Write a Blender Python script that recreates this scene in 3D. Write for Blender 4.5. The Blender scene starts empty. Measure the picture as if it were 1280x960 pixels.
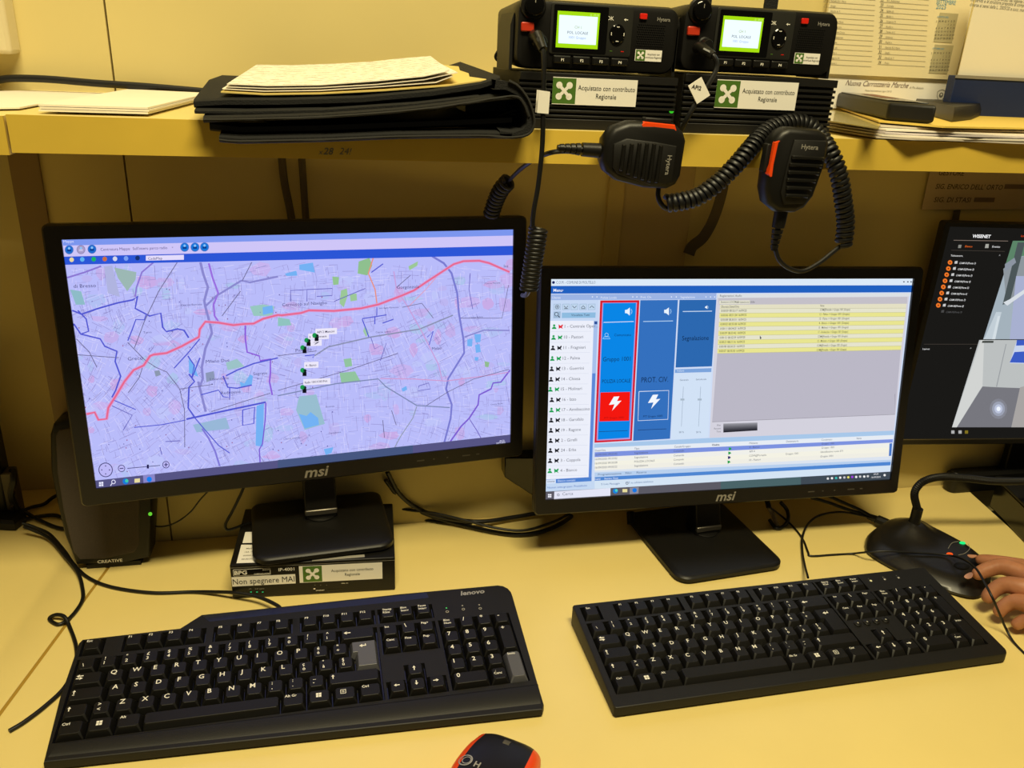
import bpy, math, random
import numpy as np
from mathutils import Matrix, Vector
from mathutils.geometry import tessellate_polygon
random.seed(7)
PI = math.pi
# ---------------------------------------------------------------- camera (fitted), world, lights
FPX, CZ, PITCH, YAW, ROLL = 1033.2686, 0.59083, 0.383891, 0.230017, -0.049938
WALL, SHF, SHB, SHT = 0.9545, 0.6988, 0.5027, 0.5296      # back wall, shelf front, shelf underside / top
cyw, syw, cpt, spt = math.cos(YAW), math.sin(YAW), math.cos(PITCH), math.sin(PITCH)
_f = Vector((syw*cpt, cyw*cpt, -spt)); _r = Vector((cyw, -syw, 0)); _d = _f.cross(_r)
CR = math.cos(ROLL)*_r + math.sin(ROLL)*_d
CD = -math.sin(ROLL)*_r + math.cos(ROLL)*_d
CF = _f; CC = Vector((0, 0, CZ))
cam_data = bpy.data.cameras.new('camera'); cam = bpy.data.objects.new('camera', cam_data)
bpy.context.scene.collection.objects.link(cam)
cam_data.sensor_width = 36; cam_data.lens = FPX/1280*36; cam_data.clip_start = 0.01
cam.matrix_world = Matrix(((CR.x, -CD.x, -CF.x, 0), (CR.y, -CD.y, -CF.y, 0), (CR.z, -CD.z, -CF.z, CZ), (0, 0, 0, 1)))
bpy.context.scene.camera = cam
vs = bpy.context.scene.view_settings
vs.view_transform = 'Standard'; vs.look = 'None'; vs.gamma = 1; vs.exposure = 0; vs.use_curve_mapping = False
def area(name, loc, rot, sx, sy, power, col):
    l = bpy.data.lights.new(name, 'AREA'); l.shape = 'RECTANGLE'; l.size = sx; l.size_y = sy
    l.energy = power; l.color = col
    o = bpy.data.objects.new(name, l); bpy.context.scene.collection.objects.link(o)
    o.location = loc; o.rotation_euler = rot; return o
area('ceiling_lamp', (0.15, -0.10, 1.95), (0.27, 0, 0), 0.9, 0.28, 45, (1.0, 0.87, 0.52))
w = bpy.data.worlds.new('world'); bpy.context.scene.world = w; w.use_nodes = True
w.node_tree.nodes['Background'].inputs[0].default_value = (1.0, 0.84, 0.52, 1)
w.node_tree.nodes['Background'].inputs[1].default_value = 0.055

# ---------------------------------------------------------------- helpers
def ray(x, y): return CF + CR*((x-640)/FPX) + CD*((y-480)/FPX)
def AZ(x, y, z=0.0):
    d = ray(x, y); return CC + d*((z-CZ)/d.z)
def AY(x, y, Y):
    d = ray(x, y); return CC + d*(Y/d.y)
def AF(F, x, y, k=0.0, ax=1):          # hit a plane of frame F: local axis ax = k, returns local coords
    Fi = F.inverted(); o = Fi @ CC; d = (Fi.to_3x3() @ ray(x, y))
    return o + d*((k-o[ax])/d[ax])
def T(x, y, z): return Matrix.Translation((x, y, z))
def RX(a): return Matrix.Rotation(a, 4, 'X')
def RY(a): return Matrix.Rotation(a, 4, 'Y')
def RZ(a): return Matrix.Rotation(a, 4, 'Z')
def lin(c): return c/12.92 if c <= 0.04045 else ((c+0.055)/1.055)**2.4
def rgb(h): return tuple(lin(int(h[i:i+2], 16)/255) for i in (0, 2, 4))+(1,)
_m = {}
def mat(name, h, rough=0.5, metal=0, noise=0, nscale=40, bump=0, bscale=300, coat=0, spec=0.5, trans=0, alpha=1):
    if name in _m: return _m[name]
    m = bpy.data.materials.new(name); m.use_nodes = True; nt = m.node_tree; b = nt.nodes['Principled BSDF']
    c = rgb(h); b.inputs['Base Color'].default_value = c
    b.inputs['Roughness'].default_value = rough; b.inputs['Metallic'].default_value = metal
    b.inputs['Coat Weight'].default_value = coat; b.inputs['Specular IOR Level'].default_value = spec
    b.inputs['Transmission Weight'].default_value = trans; b.inputs['Alpha'].default_value = alpha
    tc = nt.nodes.new('ShaderNodeTexCoord')
    if noise:
        n = nt.nodes.new('ShaderNodeTexNoise'); n.inputs['Scale'].default_value = nscale; n.inputs['Detail'].default_value = 5
        r = nt.nodes.new('ShaderNodeValToRGB'); r.color_ramp.elements[0].position = 0.3; r.color_ramp.elements[1].position = 0.7
        r.color_ramp.elements[0].color = tuple(v*(1-noise) for v in c[:3])+(1,)
        r.color_ramp.elements[1].color = tuple(min(1, v*(1+noise*0.5)) for v in c[:3])+(1,)
        nt.links.new(tc.outputs['Object'], n.inputs['Vector']); nt.links.new(n.outputs['Fac'], r.inputs['Fac'])
        nt.links.new(r.outputs['Color'], b.inputs['Base Color'])
    if bump:
        n = nt.nodes.new('ShaderNodeTexNoise'); n.inputs['Scale'].default_value = bscale; n.inputs['Detail'].default_value = 3
        bu = nt.nodes.new('ShaderNodeBump'); bu.inputs['Strength'].default_value = bump; bu.inputs['Distance'].default_value = 0.001
        nt.links.new(tc.outputs['Object'], n.inputs['Vector']); nt.links.new(n.outputs['Fac'], bu.inputs['Height'])
        nt.links.new(bu.outputs['Normal'], b.inputs['Normal'])
    _m[name] = m; return m
def emi(h, s=1.0):
    k = 'glow_%s_%s' % (h, s)
    if k in _m: return _m[k]
    m = bpy.data.materials.new(k); m.use_nodes = True; nt = m.node_tree; nt.nodes.clear()
    e = nt.nodes.new('ShaderNodeEmission'); o = nt.nodes.new('ShaderNodeOutputMaterial')
    e.inputs[0].default_value = rgb(h); e.inputs[1].default_value = s
    nt.links.new(e.outputs[0], o.inputs[0]); _m[k] = m; return m
# text -> triangles
_tc = {}
_td = bpy.data.curves.new('t', 'FONT'); _to = bpy.data.objects.new('t', _td); bpy.context.scene.collection.objects.link(_to)
def glyphs(s, bold=0.0, shear=0.0, space=1.0):
    k = (s, bold, shear, space)
    if k in _tc: return _tc[k]
    _td.body = s; _td.size = 1; _td.offset = bold; _td.shear = shear; _td.resolution_u = 2; _td.fill_mode = 'FRONT'; _td.space_character = space
    _td.update_tag(); bpy.context.view_layer.update()
    dg = bpy.context.evaluated_depsgraph_get(); oe = _to.evaluated_get(dg); me = oe.to_mesh()
    vv = [v.co.copy() for v in me.vertices]; ff = [tuple(p.vertices) for p in me.polygons]
    oe.to_mesh_clear()
    if vv:
        x0 = min(v.x for v in vv); x1 = max(v.x for v in vv)
    else: x0 = x1 = 0
    _tc[k] = (vv, ff, x0, x1); return _tc[k]
class MB:
    def __init__(s, F=None): s.v = []; s.f = []; s.fm = []; s.m = []; s.F = F or Matrix()
    def mi(s, m):
        if m not in s.m: s.m.append(m)
        return s.m.index(m)
    def add(s, vs_, fs, m, F=None):
        F = s.F if F is None else s.F @ F
        n = len(s.v); s.v += [F @ Vector(p) for p in vs_]; k = s.mi(m)
        for f in fs: s.f.append(tuple(i+n for i in f)); s.fm.append(k)
        return s
    def box(s, x0, y0, z0, x1, y1, z1, m, F=None):
        v = [(x, y, z) for z in (z0, z1) for y in (y0, y1) for x in (x0, x1)]
        return s.add(v, [(0, 2, 3, 1), (4, 5, 7, 6), (0, 1, 5, 4), (2, 6, 7, 3), (0, 4, 6, 2), (1, 3, 7, 5)], m, F)
    def poly(s, pts, m, F=None): return s.add(pts, [tuple(range(len(pts)))], m, F)
    def loft(s, rings, m, cap=(True, True), F=None):   # rings of equal-length 3D loops
        n = len(rings[0]); v = [p for r in rings for p in r]; f = []
        for i in range(len(rings)-1):
            for j in range(n): a = i*n+j; b = i*n+(j+1) % n; f.append((a, b, b+n, a+n))
        if cap[0]: f.append(tuple(reversed(range(n))))
        if cap[1]: f.append(tuple((len(rings)-1)*n+j for j in range(n)))
        return s.add(v, f, m, F)
    def prism(s, out, prof, m, F=None, ax='z', cap=(True, True)):   # prof = [(inset, height)...]
        rings = []
        for ins, h in prof:
            o = inset(out, ins)
            rings.append([(x, y, h) if ax == 'z' else ((x, -h, y) if ax == 'y' else (h, x, y)) for x, y in o])
        return s.loft(rings, m, cap, F)
    def tube(s, pts, r, m, n=8, F=None, cap=True):
        pts = [Vector(p) for p in pts]; t = (pts[1]-pts[0]).normalized()
        u = t.orthogonal().normalized(); rings = []
        for i, p in enumerate(pts):
            if i == 0: tt = pts[1]-pts[0]
            elif i == len(pts)-1: tt = pts[-1]-pts[-2]
            else: tt = pts[i+1]-pts[i-1]
            if tt.length < 1e-9: tt = t
            tt = tt.normalized(); u = (u-tt*u.dot(tt)).normalized(); w_ = tt.cross(u)
            rr = r[i] if isinstance(r, (list, tuple)) else r
            rings.append([tuple(p+(u*math.cos(a)+w_*math.sin(a))*rr) for a in [2*PI*k/n for k in range(n)]])
        return s.loft(rings, m, (cap, cap), F)
    def ball(s, c, r, m, F=None, n=14):
        rx, ry, rz = r if isinstance(r, tuple) else (r, r, r)
        rings = []
        for i in range(1, n//2):
            a = PI*i/(n//2)-PI/2
            rings.append([(c[0]+rx*math.cos(a)*math.cos(b), c[1]+ry*math.cos(a)*math.sin(b), c[2]+rz*math.sin(a)) for b in [2*PI*k/n for k in range(n)]])
        return s.loft(rings, m, (True, True), F)
    def disc(s, cx, cz, r, y, m, F=None, n=20, r2=None):          # in the xz plane, facing -y
        if r2 is None: return s.poly([(cx+r*math.cos(2*PI*k/n), y, cz+r*math.sin(2*PI*k/n)) for k in range(n)], m, F)
        o = [(cx+r*math.cos(2*PI*k/n), y, cz+r*math.sin(2*PI*k/n)) for k in range(n)]
        i = [(cx+r2*math.cos(2*PI*k/n), y, cz+r2*math.sin(2*PI*k/n)) for k in range(n)]
        return s.loft([o, i], m, (False, False), F)
    def text(s, t, size, m, F, align=0.0, bold=0.0, shear=0.0, sx=1.0, space=1.0):   # text lies in F's xy plane
        vv, ff, x0, x1 = glyphs(t, bold, shear, space)
        off = -(x0+(x1-x0)*align)
        return s.add([((v.x+off)*size*sx, v.y*size, 0) for v in vv], ff, m, F)
    def holed(s, out, holes, z, zf, m, mf, F=None, floor=True):   # top plate with wells down to zf
        loops = [[Vector((x, y, 0)) for x, y in out]]+[[Vector((x, y, 0)) for x, y in h] for h in holes]
        tr = tessellate_polygon(loops); flat = [(p.x, p.y, z) for l in loops for p in l]
        s.add(flat, [tuple(t_) for t_ in tr], m, F)
        for h in holes:
            s.loft([[(x, y, z) for x, y in h], [(x, y, zf) for x, y in h]], m, (False, False), F)
            if floor: s.poly([(x, y, zf) for x, y in h], mf, F)
        return s
    def build(s, name, parent=None, bevel=0, smooth=35, seg=2, recalc=True):
        me = bpy.data.meshes.new(name); P = Matrix()
        root = parent
        while root is not None and root.parent is not None: root = root.parent
        if root is not None: P = ROOTM[root.name].inverted()
        base = Matrix()
        vv = [P @ p for p in s.v]
        o = bpy.data.objects.new(name, me)
        if parent is None:                                     # own origin at the thing's base
            lo = Vector([min(p[i] for p in vv) for i in range(3)]); hi = Vector([max(p[i] for p in vv) for i in range(3)])
            c = Vector(((lo.x+hi.x)/2, (lo.y+hi.y)/2, lo.z)); vv = [p-c for p in vv]; o.location = c
        me.from_pydata([tuple(p) for p in vv], [], s.f)
        for m in s.m: me.materials.append(m)
        for p, k in zip(me.polygons, s.fm): p.material_index = k
        if recalc:
            import bmesh
            bm = bmesh.new(); bm.from_mesh(me); bmesh.ops.recalc_face_normals(bm, faces=bm.faces); bm.to_mesh(me); bm.free()
        if smooth:
            me.polygons.foreach_set('use_smooth', [True]*len(me.polygons)); me.set_sharp_from_angle(angle=math.radians(smooth))
        bpy.context.scene.collection.objects.link(o)
        if parent is not None: o.parent = parent
        else: ROOTM[o.name] = Matrix.Translation(o.location)
        if bevel:
            b = o.modifiers.new('bevel', 'BEVEL'); b.width = bevel; b.segments = seg; b.limit_method = 'ANGLE'; b.angle_limit = math.radians(40); b.harden_normals = False
        return o
ROOTM = {}
def tag(o, label=None, cat=None, group=None, kind=None):
    for k, v in (('label', label), ('category', cat), ('group', group), ('kind', kind)):
        if v: o[k] = v
    return o
def root(name, F, label, cat, group=None):
    o = bpy.data.objects.new(name, None); o.empty_display_size = 0.02
    bpy.context.scene.collection.objects.link(o); o.matrix_world = F; ROOTM[o.name] = F.copy()
    return tag(o, label, cat, group)
def inset(out, d):
    if not d: return list(out)
    n = len(out); r = []; A = sum(out[i][0]*out[(i+1) % n][1]-out[(i+1) % n][0]*out[i][1] for i in range(n))
    sg = 1 if A > 0 else -1
    for i in range(n):
        p, c, q = Vector(out[i-1]), Vector(out[i]), Vector(out[(i+1) % n])
        a = (c-p).normalized(); b = (q-c).normalized()
        na = Vector((-a.y, a.x))*sg; nb = Vector((-b.y, b.x))*sg; m = na+nb
        if m.length < 1e-6: m = na
        m.normalize(); k = d/max(0.35, m.dot(na)); r.append((c.x+m.x*k, c.y+m.y*k))
    return r
def rrect(x0, y0, x1, y1, r, n=4):
    if not isinstance(r, (list, tuple)): r = [r]*4
    o = []
    for (cx, cy, a0, rr) in ((x0, y0, PI, r[0]), (x1, y0, 1.5*PI, r[1]), (x1, y1, 0, r[2]), (x0, y1, .5*PI, r[3])):
        px = cx+rr if cx == x0 else cx-rr; py = cy+rr if cy == y0 else cy-rr
        if rr < 1e-6: o.append((px, py)); continue
        for k in range(n+1): a = a0+.5*PI*k/n; o.append((px+rr*math.cos(a), py+rr*math.sin(a)))
    return o
def spline(pts, k=8):
    P = [Vector(p) for p in pts]; P = [P[0]*2-P[1]]+P+[P[-1]*2-P[-2]]; o = []
    for i in range(1, len(P)-2):
        for j in range(k):
            t = j/k; a, b, c, d = P[i-1:i+3]
            o.append(0.5*((2*b)+(c-a)*t+(2*a-5*b+4*c-d)*t*t+(3*b-a-3*c+d)*t**3))
    o.append(P[-2]); return o
def resample(pts, step):
    o = [pts[0]]; acc = 0
    for a, b in zip(pts, pts[1:]):
        L = (b-a).length
        while acc+L >= step:
            a = a+(b-a)*((step-acc)/L); L = (b-a).length; o.append(a); acc = 0
        acc += L
    return o
def coil(path, R, pitch, n=12):           # points of a helix round the path
    p = resample(spline(path, 20), pitch/n); u = (p[1]-p[0]).orthogonal().normalized(); o = []
    for i, c in enumerate(p):
        t = (p[min(i+1, len(p)-1)]-p[max(i-1, 0)]).normalized(); u = (u-t*u.dot(t)).normalized(); w_ = t.cross(u)
        a = 2*PI*i/n; o.append(c+(u*math.cos(a)+w_*math.sin(a))*R)
    return o
FXZ = RX(PI/2)      # xy plane -> xz plane facing -y
# ---------------------------------------------------------------- materials
M_wall = mat('wall_paint', 'D8C684', 0.6, noise=0.06, nscale=3)
M_wall2 = mat('wall_panel', 'C4AE6C', 0.6, noise=0.05, nscale=4)
M_trim = mat('wall_trim', '8A7248', 0.6)
M_desk = mat('desk_laminate', 'EDD688', 0.38, noise=0.05, nscale=5, bump=0.05, bscale=900)
M_shelf = mat('shelf_laminate', 'E6D084', 0.4, noise=0.05, nscale=6)
M_shedge = mat('shelf_edge', 'DEBC48', 0.4, noise=0.10, nscale=9)
M_seam = mat('seam_strip', 'A8842C', 0.6)
M_dark = mat('gap_dark', '1A140A', 0.9)
M_blk = mat('black_plastic', '12110F', 0.42, spec=.35, bump=0.08, bscale=1500)
M_blk2 = mat('black_plastic_matte', '171614', 0.5, spec=.35, bump=0.15, bscale=1200)
M_gloss = mat('black_gloss', '060606', 0.12)
M_bezel = mat('bezel_black', '191714', 0.38, bump=0.06, bscale=900)
M_cord = mat('cord_rubber', '0D0D0D', 0.45)
M_fab = mat('black_fabric', '0B0B0A', 0.85, bump=0.7, bscale=900)
M_pipe = mat('fabric_piping', '1E1D1A', 0.8, bump=0.4, bscale=1500)
M_paper = mat('white_paper', 'F0E8D8', 0.7, noise=0.03, nscale=12)
M_label = mat('sticker_white', 'F2EEE6', 0.5)
M_ink = mat('ink_dark', '33332F', 0.7)
M_inkm = mat('ink_grey', '77746A', 0.7)
M_green = mat('sticker_green', '4A7024', 0.5)
M_leg = mat('key_legend', 'F2EEE2', 0.5)
M_legd = mat('key_legend_dim', '9C988C', 0.5)
M_key = mat('key_black', '161513', 0.42, spec=.3, bump=0.05, bscale=1500)
M_keyg = mat('key_grey', '55555A', 0.4)
M_silver = mat('silver_print', 'A8A49A', 0.4, 0.3)
M_orange = mat('orange_plastic', 'F04A10', 0.35)
M_red = mat('red_plastic', 'D82010', 0.35)
M_steel = mat('brushed_steel', '8A8478', 0.35, 0.9)
M_script = mat('written_paper', 'F0E8D8', 0.7)
_nt = M_script.node_tree; _b = _nt.nodes['Principled BSDF']; _tcn = _nt.nodes.new('ShaderNodeTexCoord')
_w = _nt.nodes.new('ShaderNodeTexWave'); _w.bands_direction = 'Y'; _w.inputs['Scale'].default_value = 28; _w.inputs['Distortion'].default_value = 2.5; _w.inputs['Detail'].default_value = 4; _w.inputs['Detail Scale'].default_value = 40
_n = _nt.nodes.new('ShaderNodeTexNoise'); _n.inputs['Scale'].default_value = 160; _n.inputs['Detail'].default_value = 4
_m1 = _nt.nodes.new('ShaderNodeMath'); _m1.operation = 'MULTIPLY'; _r = _nt.nodes.new('ShaderNodeValToRGB')
_r.color_ramp.elements[0].position = 0.36; _r.color_ramp.elements[0].color = rgb('F0E8D8'); _r.color_ramp.elements[1].position = 0.52; _r.color_ramp.elements[1].color = rgb('A89C8C')
_nt.links.new(_tcn.outputs['Object'], _w.inputs['Vector']); _nt.links.new(_tcn.outputs['Object'], _n.inputs['Vector'])
_nt.links.new(_w.outputs['Fac'], _m1.inputs[0]); _nt.links.new(_n.outputs['Fac'], _m1.inputs[1]); _nt.links.new(_m1.outputs[0], _r.inputs['Fac']); _nt.links.new(_r.outputs['Color'], _b.inputs['Base Color'])
def rosette(mb, F, s):                     # green square with the white four-lobed emblem, F xy plane, centre
    h = s/2; mb.poly([(-h, -h, 0), (h, -h, 0), (h, h, 0), (-h, h, 0)], M_green, F)
    q = s*0.22; z = 0.0001
    for i in (-1, 1):
        for j in (-1, 1):
            mb.poly([(i*q+s*.135*math.cos(2*PI*k/14), j*q+s*.135*math.sin(2*PI*k/14), z) for k in range(14)], M_label, F)
    for a in (PI/4, 3*PI/4):
        c, n = Vector((math.cos(a), math.sin(a))), Vector((-math.sin(a), math.cos(a)))
        L, W_ = s*.31, s*.065; z = .0002 if a < 1 else .0003
        mb.poly([tuple(c*L+n*W_)+(z,), tuple(c*-L+n*W_)+(z,), tuple(c*-L-n*W_)+(z,), tuple(c*L-n*W_)+(z,)], M_label, F)
def sticker(mb, F, w_, h_, green, l1, l2, ts, frac=None):      # F: lower-left corner, xy plane
    mb.poly([(0, 0, 0), (w_, 0, 0), (w_, h_, 0), (0, h_, 0)], M_label, F)
    x = green
    rosette(mb, F @ T(x+h_*.47, h_/2, 0.0001), h_*.94)
    cx = (x+h_*.94+w_)/2
    mb.text(l1, ts, M_ink, F @ T(cx, h_*.56, 0.0002), .5, 0.0, 0, .85)
    mb.text(l2, ts, M_ink, F @ T(cx, h_*.56-ts*1.15, 0.0002), .5, 0.0, 0, .85)
# ================================================================ SETTING
X0 = AY(15, 190, WALL).x
def struct(mb, name, **k): return tag(mb.build(name, **k), kind='structure')
sx = AY(144, 112, WALL).x
struct(MB().box(-1.4, -1.2, -0.77, 2.4, 1.4, -0.75, mat('floor_tile', '6A5A40', 0.5)), 'floor')
struct(MB().box(sx+.001, WALL, -0.75, 2.4, WALL+.03, 2.0, M_wall), 'wall_back', smooth=0)
struct(MB().box(-1.4, WALL, SHT+.001, sx-.001, WALL+.03, 2.0, M_wall).box(-.309, WALL, -0.75, sx-.001, WALL+.03, SHT+.001, M_wall), 'wall_left', smooth=0)
struct(MB().box(-.28, WALL+.031, -0.75, 1.0, WALL+.036, 2.0, M_dark), 'seam_backing', smooth=0)  # unseen dark sheet added behind the wall panels so their seam shows black
struct(MB().box(-1.4, 1.112, -0.75, -.30, 1.14, SHT, M_wall), 'wall_alcove', smooth=0)
struct(MB().box(-.314, WALL-.004, 0.0, -.286, 1.112, SHB, M_trim), 'trim_1', smooth=0)
# pilaster strips on the wall under the shelf
def vstrip(px0, px1, py, name, m, d):
    a = AY(px0, py, WALL).x; b = AY(px1, py, WALL).x
    struct(MB().box(a, WALL-d, 0.0, b, WALL+.001, SHB, m), name, bevel=0.001)
vstrip(757, 777, 260, 'trim_2', M_wall2, .006)
vstrip(777, 863, 260, 'trim_3', mat('wall_cover', 'BCA672', 0.6), .003)
struct(MB().box(.86, WALL-.003, .085, 1.6, WALL+.001, .0935, M_trim), 'trim_4', smooth=0)
# desks
seamA = AZ(115, 735, 0); seamB = AZ(0, 890, 0)
def seam_x(y): return seamA.x+(seamB.x-seamA.x)*(seamA.y-y)/(seamA.y-seamB.y)
dA, dB = AZ(1205, 607, 0), AZ(1262, 659, 0)
def slab(out, z0, z1, m, F=None): return MB().prism(out, [(0.001, z0), (0, z0+.001), (0, z1-.001), (0.001, z1)], m)
ymin = 0.36
d0 = tag(slab([(seam_x(ymin)+.0022, ymin), (1.3, ymin), (1.3, .60), (dB.x-.01, .76), (dB.x, dB.y), (dA.x, WALL-.0005), (seam_x(WALL)+.0022, WALL-.0005)], -.03, 0, M_desk).build('desk'),
    'long cream laminate desk top carrying both keyboards and all the screens', 'desk')
d = tag(slab([(-1.2, ymin), (seam_x(ymin)-.0022, ymin), (seam_x(WALL)-.0022, WALL-.006), (seam_x(WALL)-.0022, WALL-.006), (-.316, WALL-.005), (-.316, 1.11), (-1.2, 1.11)], -.03, 0, M_desk).build('desk'),
    'cream desk section left of the seam, running back into the alcove', 'desk')
tag(MB().poly([(seam_x(ymin)-.0021, ymin, -.0012), (seam_x(ymin)+.0021, ymin, -.0012), (seam_x(WALL)+.0021, WALL-.007, -.0012), (seam_x(WALL)-.0021, WALL-.007, -.0012)], M_seam).poly([(seam_x(ymin)-.0021, ymin, -.0025), (seam_x(WALL)-.0021, WALL-.007, -.0025), (seam_x(WALL)+.0021, WALL-.007, -.0025), (seam_x(ymin)+.0021, ymin, -.0025)], M_seam).build('joint_strip', recalc=False),
    'brown strip closing the gap between the two desk tops', 'strip')
MB().box(-.7, .45, -.75, -.67, 1.05, -.0302, M_trim).build('leg_panel', d)
MB().box(.2, .45, -.75, .23, .94, -.0302, M_trim).build('leg_panel', d0)
# black block added to stand for the dark floor past the slanting desk end
o = MB().box(.95, .70, -.75, 1.7, .95, -.05, M_blk)
tag(o.build('dark_floor_block', bevel=.004), 'black block standing in for the dark floor beyond the slanting desk end', 'cabinet')
# shelf
sl = AY(8, 150, SHF).x; r = root('wall_shelf', T(sl, SHF, SHB), 'long cream wall shelf with yellow front edge under the two radios', 'shelf')
MB().box(sl, SHF+.0015, SHB, 1.6, WALL-.0005, SHT, M_shelf).build('board', r, bevel=.0008)
e = MB().box(sl, SHF, SHB-.0002, 1.6, SHF+.0015, SHT+.0002, M_shedge).build('edge_band', r)
mk = MB()
for i, (ch, px) in enumerate((('x', 398), ('28', 404), ('24!', 424))):
    p = AY(px, 193, SHF-.0002); mk.text(ch, .0075 if i else .006, M_inkm, Matrix.Translation(p) @ RZ(0.0) @ FXZ, 0, 0.0 if i != 1 else .02, .3)
mk.build('pencil_scribble', r, recalc=False)
r = root('wall_shelf', T(-.5, SHF, SHB), 'stub of a second cream shelf at the left picture edge', 'shelf')
MB().box(-1.2, SHF+.0015, SHB-.002, sl-.002, WALL-.0005, SHT-.001, M_shelf).build('board', r)
MB().box(-1.2, SHF, SHB-.002, sl-.002, SHF+.0015, SHT-.001, M_shedge).build('edge_band', r)

# ================================================================ MONITORS
def homog(src, dst):
    A = []; b = []
    for (x, y), (u, v) in zip(src, dst):
        A.append([x, y, 1, 0, 0, 0, -u*x, -u*y]); b.append(u)
        A.append([0, 0, 0, x, y, 1, -v*x, -v*y]); b.append(v)
    h = np.linalg.solve(np.array(A, float), np.array(b, float)); return np.append(h, 1).reshape(3, 3)
class Canvas:            # picture on a screen: shapes given in photo pixels, stored on the screen's own rectangle
    def __init__(s, F, w_, h_, corners, st=1.0):
        s.mb = MB(F); s.H = homog(corners, [(-w_/2, h_), (w_/2, h_), (w_/2, 0), (-w_/2, 0)]); s.w = w_; s.h = h_; s.lay = 1; s.st = st
    def P(s, x, y):
        q = s.H @ np.array([x, y, 1.0]); u = q[0]/q[2]; v = q[1]/q[2]
        return (min(max(u, -s.w/2), s.w/2), min(max(v, 0), s.h))
    def L(s, layer): return -0.00004*layer
    def poly(s, pts, c, layer=1):
        s.mb.poly([(u, s.L(layer), v) for u, v in (s.P(*p) for p in pts)], emi(c, s.st))
    def rect(s, x0, y0, x1, y1, c, layer=1, sl=0.0):   # sl = slope (dy/dx) of the horizontals, photo px
        s.poly([(x0, y0), (x1, y0+sl*(x1-x0)), (x1, y1+sl*(x1-x0)), (x0, y1)], c, layer)
    def line(s, pts, wpx, c, layer=2):
        q = [Vector(s.P(*p)) for p in pts]; h = wpx*s.w/(s.px)/2; m = emi(c, s.st); a = []; b = []
        for i, p in enumerate(q):
            t = (q[min(i+1, len(q)-1)]-q[max(i-1, 0)])
            if t.length < 1e-9: t = Vector((1, 0))
            t.normalize(); n = Vector((-t.y, t.x))*h; a.append(p+n); b.append(p-n)
        y = s.L(layer); v = [(p.x, y, p.y) for p in a]+[(p.x, y, p.y) for p in b]; n = len(q)
        s.mb.add(v, [(i, i+1, n+i+1, n+i) for i in range(n-1)], m)
    def disc(s, x, y, r_, c, layer=3, n=14):
        s.poly([(x+r_*math.cos(2*PI*k/n), y+r_*math.sin(2*PI*k/n)) for k in range(n)], c, layer)
    def text(s, x, y, t, hpx, c, layer=4, align=0, bold=0, shear=0, sx=1.0, wpx=None):
        u, v = s.P(x, y); sz = hpx*s.w/s.px*1.35
        if wpx:
            g = glyphs(t, bold, shear); sx = wpx*s.w/s.px/max(1e-6, (g[3]-g[2])*sz)
        s.mb.text(t, sz, emi(c, s.st), T(u, s.L(layer), v) @ FXZ, align, bold, shear, sx)
def z1(*p): return [(50+x/4.267, 270+y/4.267) for x, y in p]
def z2(*p): return [(350+x/4.129, 270+y/4.129) for x, y in p]
def z3(*p): return [(50+x/4.267, 440+y/4.267) for x, y in p]
def z4(*p): return [(350+x/4.129, 440+y/4.129) for x, y in p]

def monitor(F, w_, h_, bz, label, baseF, base, standx, logo, bw=.148, bd=.15, z0=0.0):
    """F: screen frame (origin bottom centre of picture, facing -y); bz = bezel side, top, bottom"""
    rt = root('computer_monitor', baseF, label, 'monitor', )
    sb, tb, bb = bz
    out = rrect(-w_/2-sb, -bb, w_/2+sb, h_+tb, .006)
    hole = [(-w_/2, 0), (w_/2, 0), (w_/2, h_), (-w_/2, h_)]
    h = MB()
    FB = F @ Matrix(((1, 0, 0, 0), (0, 0, -1, 0), (0, 1, 0, 0), (0, 0, 0, 1)))   # xy-> xz, z -> -y (towards viewer)
    def R(ins, d, o=out): return [(x, y, d) for x, y in inset(o, ins)]
    h.loft([R(.03, -.024), R(.003, -.018), R(0, -.010), R(0, .0005), R(.0018, .003)], M_bezel, (True, False), FB)
    o2 = inset(out, .0018)
    tr = [[Vector((x, y, 0)) for x, y in o2], [Vector((x, y, 0)) for x, y in hole]]
    flat = [(p.x, p.y, .003) for l in tr for p in l]
    h.add(flat, [tuple(t_) for t_ in tessellate_polygon(tr)], M_bezel, FB)
    h.loft([[(x, y, .003) for x, y in hole], [(x, y, -.0003) for x, y in hole]], M_gloss, (False, False), FB)
    h.build('housing', rt, smooth=30)
    bk = MB(); bk.prism(rrect(-w_*.33, h_*.18, w_*.33, h_*.85, .02), [(0, .018), (0.004, .03), (.02, .036)], M_blk2, FB @ Matrix.Diagonal((1, 1, -1, 1)))
    bk.build('back_cover', rt)
    lg = MB(); lg.text('msi', logo*2.0, M_silver, FB @ T(standx, -bb+.0050, .0032), .5, .02, .25, 1.1) if logo else None
    if logo: lg.build('maker_logo', rt, recalc=False)
    bt = MB()
    if logo:
        for i, (x, w2) in enumerate(((.115, .009), (.135, .002), (.152, .002), (.172, .010), (.19, .004))):
            bt.box(x*w_/.47, -bb+.009, .003, (x+w2)*w_/.47, -bb+.0105, .0032, mat('mark_dim', '4E4A42', .5), FB)
        bt.build('control_marks', rt)
    # stand: base plate, neck with hinge cuff
    bs = MB(baseF); ol = rrect(-bw/2, 0, bw/2, bd, [.018, .018, .012, .012], 6)
    bs.prism(ol, [(.003, z0+.0005), (0, z0+.003), (0, z0+.0075), (.0015, z0+.0092), (.005, z0+.0105)], M_blk)
    bs.build('base_plate', rt)
    return rt
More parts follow.
